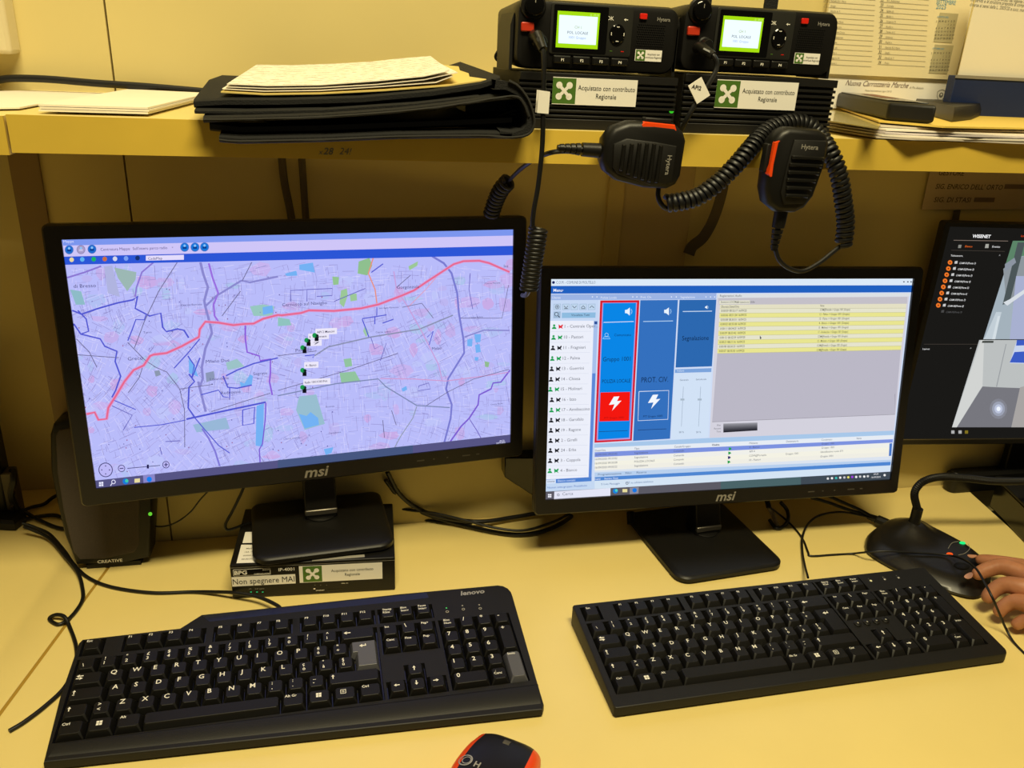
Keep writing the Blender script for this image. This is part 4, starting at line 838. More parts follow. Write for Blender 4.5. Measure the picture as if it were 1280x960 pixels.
# right keyboard
TILT = .09
KRF = T(.25912, .59247, .0175) @ RZ(.0164) @ RX(TILT)
def kr(x, y, k=-.003): p = AF(KRF, x, y, k, 2); return (p.x, p.y)
g = .30163
roR = [kr(769, 877), kr(1250, 801), (0, 0), (0, 0)]
xr_ = roR[1][0]; yl_ = roR[0][1]
q = kr(712, 757); q1 = kr(769, 877)
outR = rrect(-.008, -.017, 22.5*U+.015, kr(712, 757)[1]+.001, [.003, .008, .003, .003], 4)
print('R outline', outR[0], outR[-1], 'px corners', kr(769, 877), kr(1250, 801), kr(712, 757), kr(1180, 712))
def wl(x0, y0, x1, y1, p=.0012): return [(x0*U-p, y0*U-p), (x1*U+p, y0*U-p), (x1*U+p, y1*U+p), (x0*U-p, y1*U+p)]
def wells(g_): return [wl(0, 0, 15, 5), wl(0, 5+g_, 1, 6+g_), wl(2, 5+g_, 6, 6+g_), wl(6.5, 5+g_, 10.5, 6+g_), wl(11, 5+g_, 15, 6+g_), wl(15.25, 5+g_, 18.25, 6+g_), wl(15.25, 3, 18.25, 5, .0008),
    [(16.25*U-.001, 2*U+.001), (16.25*U-.001, U+.001), (15.25*U-.001, U+.001), (15.25*U-.001, -.001), (18.25*U+.0008, -.001), (18.25*U+.0008, U+.001), (17.25*U+.001, U+.001), (17.25*U+.001, 2*U+.001)], wl(18.5, 0, 22.5, 5, .0008)]
def exR(rt, F, zt):
    for i, (px, py) in enumerate(((1068, 764), (1082, 762), (1095, 761), (1112, 758.5))):
        b = MB(F); x, y = [(15.75+i*.62)*U, 2.62*U]; b.prism([(x+.0042*math.cos(a), y+.0042*math.sin(a)) for a in [k*PI/8 for k in range(16)]], [(0, zt+.0001), (0, zt+.0012), (.001, zt+.0018)], M_key)
        b.disc(0, 0, 0.0011, 0, M_legd, F=T(x, y, zt+.0019) @ RX(-PI/2), n=6); b.build('media_button', rt)
    for i, x in enumerate((18.9, 19.9, 20.9)):
        b = MB(F); yy = (5.8+g*.5)*U; b.ball((x*U, yy, zt+.0002), (.0016, .0016, .0006), emi('E8D890', 1) if i == 0 else M_silver, n=8); b.text(('1', 'A', '^')[i], .0028, M_legd, T(x*U-.001, yy+.0025, zt+.0002)); b.build('lock_light', rt)
keyboard('keyboard', KRF, outR, wells(g), 'flat black keyboard without palm rest, in front of the middle monitor', 'flat', g, exR)
# left keyboard
KLF = T(-.24948, .61684, .0175) @ RZ(.02025) @ RX(TILT)
g2 = .35823
def kl(x, y, k=-.0046): p = AF(KLF, x, y, k, 2); return (p.x, p.y)
outL = [kl(54, 953), kl(678, 887), kl(680, 880), kl(672, 853), kl(641, 745)]
c0 = kl(641, 745); c1 = kl(622, 731)
outL += [kl(639, 739.5), kl(635, 735), kl(629, 732), c1, kl(500, 742), kl(370, 756), kl(252, 768), kl(225, 785), kl(103, 799), kl(98, 804), kl(75, 870)]
gL = g2
def exL(rt, F, zt):
    b = MB(F); q = kl(576, 744.5); b.text('lenovo', .0095, M_silver, T(q[0], q[1], zt+.0003), 0, .03, .2, 1.05); b.build('maker_logo', rt, recalc=False)
    for px, py in ((558, 760), (578, 757), (599, 756)):
        b = MB(F); q = kl(px, py); b.ball((q[0], q[1], zt), (.001, .001, .0005), emi('50C060', 1) if px == 558 else M_legd, n=8); r = [(q[0]+.0018*math.cos(a), q[1]-.006+.0018*math.sin(a), zt+.0003) for a in [k*PI/6 for k in range(12)]]
        b.loft([r, [((x-q[0])*.6+q[0], (y-q[1]+.006)*.6+q[1]-.006, z) for x, y, z in r]], M_legd, (False, False)); b.build('lock_light', rt)
    b = MB(F); p0, p1 = kl(76, 932), kl(671, 856); 
    n = 24; top = [];
    a0, a1 = kl(56, 951), kl(677, 886)
    ring = []
    for y_, z_ in ((0, zt+.0002), (.0006, zt+.0022), (.003, zt+.0026), (.6, zt+.0012), (.93, zt-.001), (1, zt-.0035)):
        ring.append(y_)
    L0, R0 = Vector(kl(75, 930)), Vector(kl(672, 856)); L1, R1 = Vector(a0), Vector(a1)
    rs = []
    for t_, z_ in ((0, zt+.0002), (.03, zt+.0020), (.12, zt+.0026), (.6, zt+.0010), (.9, zt-.0006), (1.0, zt-.0028)):
        l_ = L0.lerp(L1, t_); r_ = R0.lerp(R1, t_); rs.append([(l_.x, l_.y, z_), (r_.x, r_.y, z_)])
    b.add([p for r in rs for p in r], [(i*2, i*2+1, i*2+3, i*2+2) for i in range(len(rs)-1)], M_blk2); b.build('palm_rest', rt, smooth=60)
    b = MB(F); e = [kl(252, 770), kl(370, 758), kl(495, 745), kl(533, 741)]; e2 = [kl(262, 777), kl(370, 765), kl(495, 752), kl(536, 747)]
    b.add([(x, y, zt+.0003) for x, y in e]+[(x, y, zt-.0) for x, y in e2], [(0, 1, 5, 4), (1, 2, 6, 5), (2, 3, 7, 6)], M_gloss); b.build('rear_strip', rt)
keyboard('keyboard', KLF, outL, wells(gL), 'black keyboard with grey enter keys and palm rest, before the left monitor', 'tall', gL, exL)

# ================================================================ MOUSE
mf0, mf1 = AZ(603, 918, .016), AZ(674, 945, .016); ya = math.atan2(mf1.y-mf0.y, mf1.x-mf0.x)
mm = (mf0+mf1)/2; MW = (mf1-mf0).length*1.16
MF = T(mm.x, mm.y, 0) @ RZ(ya)                 # x across, y forward
ms = root('computer_mouse', MF, 'black computer mouse with orange sides at the bottom picture edge', 'mouse')
def mprof(t):   # t 0 front ..1 back: half width, top height
    return (MW/2*(0.94+0.16*math.sin(PI*min(1, t*1.1))-(.35*max(0, t-.75)**1*2)), .018+.015*math.sin(PI*min(1, (t*.8+.10))))
def mring(t, sc, lo, hi):
    hw, hh = mprof(t); y = .004-t*.098; pts = []
    return hw*sc, hh, y
rings = []
for i in range(15):
    t = i/14; hw, hh = mprof(t); y = .004-.1*t+(.002 if i == 0 else 0); s_ = .95 if i == 0 else (.8 if i == 14 else 1); zz = .75 if i in (0, 14) else 1
    r = []
    for k in range(17):
        a = PI*k/16; r.append((hw*s_*math.copysign(abs(math.cos(a))**.55, math.cos(a)), y-.003*math.cos(a)**2*(1 if i < 3 else 0), .003+(hh*zz-.003)*abs(math.sin(a))**.55))
    rings.append(r)
mo = MB(MF)
top = [r[4:13] for r in rings]
def strip(mb, rr, m):
    n = len(rr[0]); v = [p for r in rr for p in r]; mb.add(v, [(i*n+j, i*n+j+1, (i+1)*n+j+1, (i+1)*n+j) for i in range(len(rr)-1) for j in range(n-1)], m)
mo.loft([[(x*.97, y, .0008) for x, y, z in [r[0], r[8], r[16]]] for r in rings][:1]+[[(x*.97, y, .0008) for x, y, z in [r[0], r[8], r[16]]] for r in rings][1:], M_blk, (False, False)) if False else None
strip(mo, [r[5:12] for r in rings], M_blk); mo.poly(list(reversed(rings[0])), M_gloss); mo.poly(rings[-1], M_gloss); mo.build('shell', ms, smooth=60)
for sl_, nm in ((slice(0, 6), 'side_grip'), (slice(11, 17), 'side_grip')):
    s2_ = MB(MF); strip(s2_, [r[sl_] for r in rings], M_orange); s2_.build(nm, ms, smooth=60)
s2_ = MB(MF); s2_.prism([(x*.95, y) for x, y in [(-MW*.45, 0), (MW*.45, 0), (MW*.5, -.05), (MW*.3, -.092), (-MW*.3, -.092), (-MW*.5, -.05)]], [(0, .0005), (0, .005)], M_blk); s2_.build('sole', ms)
wh = MB(MF @ T(0, -.010, .0215)); wh.loft([[(x, .0065*math.cos(a), .0065*math.sin(a)) for a in [k*PI/10 for k in range(20)]] for x in (-.003, -.0022, .0022, .003)], mat('wheel_rubber', '4A463C', .6)); wh.build('scroll_wheel', ms)
lg = MB(MF)
for rr, off in ((.0062, 0), (.004, .001)):
    o_ = [(-.022+rr*math.cos(a)+off, -.046+rr*math.sin(a), .0405-.000) for a in [k*PI/12 for k in range(24)]]; 
    lg.loft([o_, [((x+.022-off)*.82-.022+off, (y+.046)*.82-.046, z) for x, y, z in o_]], M_silver, (False, False))
lg.text('H', .008, M_silver, T(-.013, -.050, .0405), 0, .03); 
for i_ in range(len(lg.v)):
    p = MF.inverted() @ lg.v[i_]; t = (0.004-p.y)/.1; hw, hh = mprof(t); u_ = min(.999, abs(p.x)/hw)
    a = math.acos(u_**(1/.55)); p.z = .003+(hh-.003)*math.sin(a)**.55+.0004; lg.v[i_] = MF @ p
lg.build('maker_mark', ms, recalc=False)
# ================================================================ RADIOS ON THE SHELF
RY_ = .715
def radio(px_l, px_r, py_b, slope, label, pslabel, ypos, zx0, zy0, zw_, zh_):
    """faces traced as fractions of the front; px of the front's lower corners"""
    a = AY(px_l, py_b, RY_); b = AY(px_r, py_b+slope, RY_); W_ = b.x-a.x; z0 = a.z; H_ = .0530
    F = T(a.x, RY_, z0); G = FX(F)
    rt = root('two_way_radio', T((a.x+b.x)/2, RY_+.04, z0-.001), label, 'radio')
    P = lambda fx, fy: (fx*W_, fy*H_)
    b_ = MB(G); out = rrect(0, 0, W_, H_, [.010, .012, .010, .010], 5)
    b_.prism(out, [(.004, -.10), (0, -.02), (0, -.004), (.0015, -.0008), (.004, 0)], M_blk); b_.build('body', rt)
    # recessed screen panel
    s_ = MB(G); so_ = rrect(*P(.20, .235), *P(.70, .97), .002); s_.prism(so_, [(0, .0001), (0, .0012), (.001, .0016)], mat('panel_black', '2A2A26', .3)); s_.build('display_panel', rt)
    s_ = MB(G); so_ = rrect(*P(.215, .27), *P(.545, .94), .001); s_.prism(so_, [(0, .0017), (0, .0021)], M_gloss); s_.build('display_window', rt)
    c = MB(G); x0, y0 = P(.235, .33); x1, y1 = P(.492, .85); z = .0024
    c.poly([(x0, y0, z), (x1, y0, z), (x1, y1, z), (x0, y1, z)], emi('A8E010', 1.0)); c.poly([(x0+.002, y0+.0032, z+.0001), (x1-.0018, y0+.0032, z+.0001), (x1-.0018, y1-.003, z+.0001), (x0+.0016, y1-.003, z+.0001)], emi('EAF8FF', 1.1))
    mx = (x0+x1)/2
    c.text('CH 1', .0030, emi('A0B848', 1), T(mx, y0+.0150, z+.0002), .5); c.text('POL. LOCALE', .0030, emi('404850', 1), T(mx, y0+.0108, z+.0002), .5); c.text('1001 Gruppo', .0028, emi('90B0E8', 1), T(mx, y0+.0072, z+.0002), .5)
    c.text('|||  09:33', .0022, emi('D8F880', 1), T(x1-.001, y1-.0024, z+.0002), 1)
    c.build('lit_display', rt, recalc=False)
    k = MB(G)
    cx, cy = P(.092, .90); 
    kn = [(cx+.0105*math.cos(t), cy+.0105*math.sin(t)) for t in [i*PI/14 for i in range(28)]]
    k.prism(kn, [(0, -.002), (0, .0010), (.001, .002)], M_blk); k.prism(inset(kn, .0028), [(0, .002), (0, .0065), (.0012, .0075)], M_gloss); k.poly([(cx-.0003, cy+.002, .0077), (cx+.0003, cy+.002, .0077), (cx+.0003, cy+.005, .0077), (cx-.0003, cy+.005, .0077)], M_legd); k.build('volume_knob', rt, smooth=40)
    k = MB(G); k.prism(rrect(*P(.025, .53), *P(.10, .665), .0012), [(0, 0), (0, .0020), (.0008, .0026)], mat('red_button', 'C03418', .4)); k.build('power_button', rt)
    k = MB(G); k.prism(rrect(*P(.742, .80), *P(.787, .885), .0008), [(0, 0), (0, .0014), (.0004, .0018)], M_red); k.build('emergency_button', rt)
    for i in range(4):
        k = MB(G); x_ = .225+i*.119; k.prism(rrect(*P(x_, .10), *P(x_+.107, .215), .001), [(0, 0), (0, .003), (.001, .004)], M_blk); q = P(x_+.0535, .145); k.text('P%d' % (i+1), .0030, M_leg, T(q[0], q[1]-.0006, .0042), .5, .02); k.build('function_key', rt)
    k = MB(G); cx, cy = P(.607, .565); r0 = [(cx+.0068*math.cos(t), cy+.0078*math.sin(t)) for t in [i*PI/12 for i in range(24)]]
    k.prism(r0, [(0, .0016), (0, .0028), (.0008, .0034)], M_gloss)
    for t in range(4): k.box(-.0012, .0052, .0035, .0012, .0058, .0036, M_leg, T(cx, cy, 0) @ RZ(t*PI/2))
    k.build('navigation_pad', rt)
    k = MB(G); q = P(.572, .76); k.text('OK', .0042, M_leg, T(q[0]-.002, q[1], .0018), .5, .01); q = P(.655, .76); arrow(k, T(0, 0, .0018), q[0], q[1]+.001, .0018, PI, M_leg)
    q = P(.57, .31); k.box(q[0], q[1], .0017, q[0]+.0022, q[1]+.0006, .0018, M_green); q = P(.64, .31); k.box(q[0], q[1], .0017, q[0]+.0026, q[1]+.0006, .0018, M_red)
    q = P(.895, .79); k.text('Hytera', .0042, M_silver, T(q[0], q[1], .0005), .5, .01); k.build('face_print', rt, recalc=False)
    k = MB(G)
    for i in range(10):
        for j in range(13): 
            x_, y_ = P(.735+j*.0135+(i % 2)*.006, .42+i*.034); k.box(x_, y_, .0001, x_+.0011, y_+.0007, .0006, M_blk2)
    k.build('speaker_grille', rt)
    k = MB(G); x0, y0 = P(.735, .19); x1, y1 = P(.905, .36); sticker(k, T(x0, y0, .0006), x1-x0, y1-y0, .0005, 'Acquistato con', 'contributo Regionale', .0022); k.build('region_sticker', rt, recalc=False)
    k = MB(G); cx, cy = P(.135, .40); co = [(cx+.0065*math.cos(t), cy+.0065*math.sin(t)) for t in [i*PI/10 for i in range(20)]]
    k.prism(co, [(0, 0), (0, .004), (.001, .005), (.0015, .010), (.0025, .012)], M_blk); k.build('microphone_socket', rt)
    for x_ in (-.0035, W_+.0008): k = MB(G); k.prism([(x_, -.0015), (x_+.0027, -.0015), (x_+.0027, H_*.8), (x_, H_*.62)], [(0, -.06), (0, -.008)], M_blk2); k.build('side_bracket', rt)
    # finned power unit under it
    c0 = AY(px_l+(2 if zx0 else 4), py_b+70, ypos); c1 = AY(px_r-2, py_b+70+slope, ypos)
    z1_ = z0-.0022; G2 = FX(T(c0.x, ypos, SHT)); w2 = c1.x-c0.x; h2 = z1_-SHT
    pt = root('power_supply', T((c0.x+c1.x)/2, ypos+.04, SHT), pslabel, 'power supply')
    n = 8; prof = []
    m_ = MB(G2); m_.box(0, 0, -.12, w2, h2, -.004, M_blk2)
    for i in range(7):
        y_ = .0095+i*(h2-.016)/7; m_.box(0, y_, -.004, w2, y_+(h2-.016)/7*.52, -.0, M_blk2)
    m_.box(0, .0004, -.004, w2, .0085, .0008, M_blk2); m_.box(0, h2-.0065, -.004, w2, h2, .0008, M_blk2); m_.build('finned_case', pt, bevel=.0004, seg=1)
    k = MB(G2); lx0 = w2*zw_[0]; lx1 = w2*zw_[1]; sticker(k, T(lx0, h2*.45, .0012), lx1-lx0, h2*.48, 0, 'Acquistato con contributo', 'Regionale', .0056)
    k.build('region_sticker', pt, recalc=False)
    return F, W_, H_
radio(643.5, 843.5, 85, 0, 'left two-way radio on the shelf with a lit green display', 'finned black power unit under the left radio', .7135, 0, 0, (.20, .735), 0)
radio(848, 1038, 88, 6, 'right two-way radio on the shelf, next to the calendar', 'finned black power unit under the right radio', .7135, 1, 0, (.20, .735), 0)
# small green lamp between the power units
q = AY(849, 142, .70); g = MB(T(q.x, .716, q.z)); g.box(-.004, 0, -.012, .004, .05, .014, M_blk); 
o = root('status_lamp', T(q.x, .72, SHT), 'tiny green lamp on a black block between the two power units', 'lamp')
g = MB(); g.box(q.x-.0035, .718, SHT, q.x+.0035, .76, SHT+.03, M_blk); g.build('block', o, bevel=.0005)
g = MB(); g.ball((q.x, .7175, q.z+.001), .0022, emi('38C828', 1.0)); g.build('lens', o)
# wires at the left of the left radio
for i, (c, pts) in enumerate(((M_cord, [(640, 52), (626, 60), (619, 70), (624, 76), (640, 70)]), (M_red, [(640, 66), (628, 73), (626, 78), (640, 79)]), (M_cord, [(640, 60), (624, 66), (620, 73), (632, 75), (642, 74)]))):
    mb = MB(); mb.tube(spline([AY(x, y, .78) for x, y in pts]), .0011, c, 6); o = mb.build('power_wire'); tag(o, ('black wire looping out highest at the left side of the left radio', 'red wire curling out at the left side of the left radio', 'second black wire looping low beside the red wire at the left radio')[i], 'wire')
for i, (x0, x1) in enumerate(((874, 889), (956, 972))):
    p = AY(x0, 8, .80); p1 = AY(x1, 8, .80); mb = MB(); mb.box(p.x, .80, p.z-.02, p1.x, .803, p.z+.16, M_fab); tag(mb.build('strap'), ('black strap rising behind the right radio, above its display', 'black strap rising behind the right radio, above its emergency button')[i], 'strap')

# ================================================================ HANDHELD MICROPHONES WITH COILED CORDS
M_rib = mat('rib_plastic', '161512', .25)
def mic(F, label, cordpaths, coils, tagpx=None, nm='handheld_microphone'):
    rt = root(nm, F, label, 'microphone'); k = .00066
    G = F @ Matrix(((1, 0, 0, 0), (0, 0, -1, 0), (0, 1, 0, 0), (0, 0, 0, 1)))
    px = [(958, 163), (968, 158), (1012, 158), (1024, 163), (1030, 174), (1030, 205), (1023, 244), (1013, 260), (1000, 267), (974, 267), (958, 257), (950, 238), (948, 205), (949, 176)]
    o_ = [((x-989)*k, (213-y)*k) for x, y in px]
    b = MB(G); b.prism(o_, [(.006, -.013), (.001, -.008), (0, -.002), (0, .004), (.0012, .0085), (.005, .0105)], M_blk); b.build('body', rt, smooth=50)
    px = [(975, 172), (1022, 171), (1025, 200), (1019, 226), (1014, 246), (1006, 254), (978, 256), (970, 240), (972, 200)]
    b = MB(G); b.prism([((x-989)*k, (213-y)*k) for x, y in px], [(0, .0100), (.0004, .0120), (.0012, .0126)], M_blk2)
    for i, (y, w_) in enumerate(((194, 23.5), (203.5, 24), (213, 23), (223, 21.5), (233, 19), (243, 16.5))):
        cx = (998.5-i*1.0-989)*k; hw = w_*k; b.prism(rrect(cx-hw, (213-y-2.6)*k, cx+hw, (213-y+2.6)*k, .0008, 2), [(0, .0120), (.0002, .0142), (.0009, .0149)], M_rib)
    b.build('ribbed_grille', rt, smooth=40)
    b = MB(G); b.text('Hytera', .0056, M_silver, T((999-989)*k, (213-183)*k, .0128), .5, .012, 0, 1.05); b.build('maker_name', rt, recalc=False)
    b = MB(G); b.prism([((x-989)*k, (213-y)*k) for x, y in ((950, 177), (956, 174), (962, 176), (958, 220), (953, 222), (949, 218))], [(0, -.003), (0, .008), (.0006, .0100)], M_orange); b.build('talk_button', rt)
    b = MB(G); b.box((944-989)*k, (213-216)*k, -.002, (950-989)*k, (213-180)*k, .006, M_blk2); b.build('button_rim', rt, bevel=.001)
    b = MB(F); b.tube([(0, .002, (213-262)*k), (0, .002, (213-290)*k)], [.0062, .0056], M_blk, 14)
    for i in range(4):
        z = (213-293-i*7.0)*k; b.tube([(0, .002, z), (0, .002, z-.0034)], [.0052-.0005*i, .0048-.0005*i], M_blk, 12)
    b.tube([(0, .002, (213-288)*k), (0, .002, (213-322)*k)], .0026, M_cord, 8); b.build('strain_relief', rt, smooth=50)
    for i, pts in enumerate(cordpaths):
        c = MB(); c.tube(spline([AY(x, y, Y) for x, y, Y in pts]), .0021, M_cord, 8); c.build('cord', rt)
    for pts, R, r_, pit in coils:
        c = MB(); c.tube(coil([AY(x, y, Y) for x, y, Y in pts], R, pit, 12), r_, M_cord, 6); c.build('coiled_cord', rt, smooth=60)
    return rt
m2c = AY(988, 213, .676)
k_ = .00066
M2 = Matrix.Translation(m2c) @ RY(.03)
q2 = M2 @ Vector((0, .002, (213-311)*k_))
m2 = mic(M2, 'upright handheld microphone with orange side button hanging at the shelf edge by a coiled cord', [
        [(879, 62, .695), (892, 70, .690), (896, 84, .688), (887, 103, .685), (872, 125, .684), (858, 150, .684), (846, 175, .694), (832, 205, .694), (824, 232, .690), (823, 247, .686), (829, 258, .684), (838, 262, .684)],
        [(1050, 308, .680), (1040, 316, .678), (1022, 330, .676), (1003, 339, .676), (986, 335, .677), (974, 325, .677), (969, 311, .678)]],
    [([(833, 254, .686), (850, 252, .684), (872, 246, .684), (895, 230, .684), (918, 208, .684), (938, 185, .690), (958, 164, .705), (985, 154, .712), (1008, 156, .712), (1026, 172, .705), (1040, 195, .688), (1049, 220, .682), (1054, 250, .680), (1057, 280, .680), (1054, 306, .680)], .0062, .0023, .0049)])
m1c = AY(800, 192, .680)
M1 = Matrix.Translation(m1c) @ RY(PI/2+.04)
e1 = AY(708, 190, .683)
m1 = mic(M1, 'handheld microphone lying sideways at the shelf edge, orange button on top', [
        [(672, 48, .695), (679, 64, .690), (680, 90, .688), (679, 130, .687), (678, 180, .687), (673, 230, .687), (667, 265, .687), (666, 285, .688), (672, 292, .690)],
        [(722, 190, .682), (705, 189, .683), (688, 191, .685), (668, 199, .72), (650, 212, .80), (636, 226, .87), (631, 232, .876)],
        [(661, 360, .690), (660, 365, .696), (657, 369, .706), (653, 369, .716)]],
    [([(673, 285, .690), (671, 300, .689), (666, 330, .689), (661, 362, .689)], .0068, .0019, .0036),
     ([(636, 226, .872), (627, 236, .880), (620, 250, .890), (614, 268, .900)], .0074, .0022, .0050)])
b = MB()
def flag(pts, Y, mat_=M_label): b.poly([AY(x, y, Y) for x, y in pts], mat_)
b.prism([(x, z) for x, z in ((-.0045, -.008), (.0052, -.0085), (.0055, .0085), (-.0042, .0095))], [(0, .0023), (0, .0032)], M_label, FX(Matrix.Translation(AY(677.5, 128, .687)))); b.prism([(-.0045, -.008), (.0052, -.0085), (.0055, .0085), (-.0042, .0095)], [(0, -.0032), (0, -.0023)], M_label, FX(Matrix.Translation(AY(677.5, 128, .687))))
b.build('cord_tag', m1)
b = MB(); FT = FX(Matrix.Translation(AY(872, 113, .684)) @ RY(.9))
b.prism([(-.009, -.006), (.008, -.007), (.009, .006), (-.008, .007)], [(0, .0026), (0, .0034)], M_label, FT); b.text('API2', .0045, M_ink, FT @ T(-.004, -.003, .0037) @ RZ(-2.4+PI), .3, .02); b.build('cord_tag', m2)
b = MB(); p0, p1 = AY(672, 45, .700), AY(679, 62, .690); b.tube([p0-Vector((.0, -.012, 0)), p0, p1], [.005, .0048, .0036], M_blk, 12); b.build('cord_plug', m1)
b = MB(); p0, p1 = AY(877, 60, .702), AY(892, 70, .690); b.tube([p0-Vector((.0, -.008, 0)), p0, p1], [.005, .0048, .0036], M_blk, 12); b.build('cord_plug', m2)

# ================================================================ SHELF CLUTTER (left)
def sheet(pts, th, m, name, label, cat, group=None, bend=None):
    """pts: world corners on a level; a thin sheet or pad with real thickness"""
    mb = MB(); lo = [Vector(p) for p in pts]; hi = [p+Vector((0, 0, th)) for p in lo]; mb.loft([lo, hi], m); o = mb.build(name, smooth=0); return tag(o, label, cat, group)
Z = SHT+.0004
sheet([AZ(-30, 137, Z), AZ(25, 136, Z), AZ(47, 132, Z), AZ(140, 118, Z), AZ(60, 114, Z), AZ(-30, 116, Z)], .0012, M_paper, 'paper_sheet', 'loose white sheets on the shelf at the far left, partly under the pad', 'paper')
zp = SHT+.0020
zt_ = zp+.0052
pc = [AZ(47, 130, zt_), AZ(184, 134, zt_), AZ(262, 116, zt_), AZ(160, 111, zt_)]
mb = MB()
for i, zz in enumerate((0, .0018, .0036)): 
    d_ = .0006*i; mb.loft([[Vector((p.x+(.0008 if i == 1 else 0), p.y+d_, zp+zz)) for p in pc], [Vector((p.x+(.0008 if i == 1 else 0), p.y+d_, zp+zz+.0014)) for p in pc]], M_paper)
tag(mb.build('writing_pad', smooth=0), 'thick white writing pad on the shelf left of the black folder', 'notepad')
# white box at the top left corner hung on the wall
mb = MB(); p = AY(15, 68, WALL-.03); mb.box(p.x-.20, WALL-.03, p.z, p.x, WALL-.0005, p.z+.22, mat('box_ivory', 'DDD0A8', .5)); tag(mb.build('junction_box', bevel=.004), 'ivory wall box cut off at the top left picture corner', 'box')
# black cable along the wall
mb = MB(); mb.tube(spline([AY(x, y, WALL-.016) for x, y in ((-60, 104), (-10, 101), (15, 98), (60, 99), (120, 104), (180, 108), (240, 113), (300, 118), (420, 120))]), .0035, M_cord, 10); tag(mb.build('power_cable'), 'thick black cable lying along the wall behind the papers', 'cable')
# black fabric folder: doubled-over flaps with piping
fo = root('document_folder', T(.04, .70, SHT), 'soft black fabric document folder lying folded at the shelf edge', 'folder')
def slabpx(front, back_y, zth, m, name, parent, ysp=None, rr=.003, lift=0):
    """front: px points of the flap's front edge (top line) at depth Y ; extrude back"""
    pass
def flap(front, Yf, Yb, th, name, m=M_fab, dz=0.0, wav=0, zmin=SHT+.0006):
    mb = MB(); F0 = [AY(x, y, Yf) for x, y in front]; n = len(F0); rings = []
    prof = [(0, -th*.5), (-.0015, -th*.25), (-.0015, th*.25), (0, th*.5)]
    V = []; 
    for j, (yy) in enumerate((Yf, Yf+.003, Yf+(Yb-Yf)*.5, Yb)):
        for s_ in (0, 1):
            for i, p in enumerate(F0):
                z = p.z+dz*(yy-Yf)/(Yb-Yf); tz = th*(.55 if j == 0 else 1)
                zz = z+(tz/2 if s_ else -tz/2); V.append(Vector((p.x, yy, zz if yy < SHF+.0015 else max(zz, zmin+(.0012 if s_ else 0)))))
    f = []; L = 4
    def idx(j, s_, i): return (j*2+s_)*n+i
    for i in range(n-1):
        for j in range(L-1):
            f.append((idx(j, 1, i), idx(j, 1, i+1), idx(j+1, 1, i+1), idx(j+1, 1, i))); f.append((idx(j, 0, i), idx(j+1, 0, i), idx(j+1, 0, i+1), idx(j, 0, i+1)))
        f.append((idx(0, 0, i), idx(0, 0, i+1), idx(0, 1, i+1), idx(0, 1, i))); f.append((idx(L-1, 0, i), idx(L-1, 1, i), idx(L-1, 1, i+1), idx(L-1, 0, i+1)))
    for i in (0, n-1):
        for j in range(L-1): f.append((idx(j, 0, i), idx(j, 1, i), idx(j+1, 1, i), idx(j+1, 0, i)))
    mb.add(V, f, m); return mb.build(name, fo, smooth=60)
YF = .672
flap([(274, 174), (300, 176), (400, 174), (500, 170), (600, 169), (640, 170)], YF, .88, .0052, 'lower_flap', zmin=SHT+.0006)
flap([(254, 150), (300, 149), (400, 146), (500, 139), (560, 132), (620, 123), (645, 121)], YF+.003, .90, .0045, 'upper_flap', dz=.006, zmin=SHT+.016)
flap([(242, 130), (280, 128), (350, 128), (450, 125), (540, 117), (600, 108), (625, 100)], YF+.018, .90, .0060, 'inner_flap', dz=.006, zmin=SHT+.024)
flap([(243, 140), (300, 141), (400, 139), (520, 131), (600, 122)], YF+.010, .89, .0030, 'inner_flap', dz=.004, zmin=SHT+.021)
flap([(262, 158), (300, 162), (400, 160), (500, 156), (600, 152), (640, 150)], YF+.016, .88, .0070, 'zip_pocket', M_cord, zmin=SHT+.008)
# rounded spine at the right
mb = MB(); c0 = [(620, 100), (636, 102), (650, 110), (660, 124), (667, 145), (667, 158), (660, 169), (645, 173), (625, 171)]; inn = [(618, 112), (632, 112), (645, 118), (654, 128), (659, 146), (659, 155), (654, 162), (642, 166), (625, 164)]
R1 = []
for yy, s_ in ((YF, 0), (.86, 0)):
    R1.append((yy, [AY(x, y, YF) for x, y in c0], [AY(x, y, YF) for x, y in inn]))
n = len(c0); V = []
for yy, a, b_ in R1:
    lo = SHT+.0008 if yy > YF+.03 else -9
    V += [Vector((p.x, yy, max(p.z, lo))) for p in a]+[Vector((p.x, yy, max(p.z, lo+.0008))) for p in b_]
V2 = []; 
for yy in (YF, SHF+.0016, .86):
    lo = SHT+.0006 if yy > SHF+.001 else -9
    V2 += [Vector((p.x, yy, max(p.z, lo))) for p in R1[0][1]]+[Vector((p.x, yy, max(p.z, lo+.003))) for p in R1[0][2]]
f = []
for j in range(2):
    for i in range(n-1):
        a = j*2*n+i; f.append((a, a+1, a+1+2*n, a+2*n)); a = j*2*n+n+i; f.append((a, a+2*n, a+1+2*n, a+1))
for i in range(n-1): f.append((i, i+n, i+n+1, i+1)); a = 4*n+i; f.append((a, a+1, a+n+1, a+n))
mb.add(V2, f, M_fab); mb.build('folded_spine', fo, smooth=60)
mb = MB(); a, b_ = AY(590, 166, .70), AY(655, 116, .70); mb.box(a.x, .735, SHT+.006, b_.x-.004, .86, b_.z, M_cord); mb.build('fold_filler', fo, bevel=.003)  # black filler block added to keep the gap inside the fold dark
mb = MB()
for pts, yy in (([(254, 150), (300, 149.5), (400, 146.5), (500, 139.5), (560, 132.5), (620, 123), (645, 121), (655, 130), (661, 146)], YF-.0002), ([(274, 175), (300, 177), (400, 175), (500, 171), (600, 170), (640, 172), (660, 168), (667, 158), (667, 145), (660, 124), (648, 108), (636, 101)], YF-.0015)):
    mb.tube(spline([AY(x, y, yy) for x, y in pts], 5), .0011, M_pipe, 6)
mb.build('piping', fo, smooth=60)
mb = MB(); 
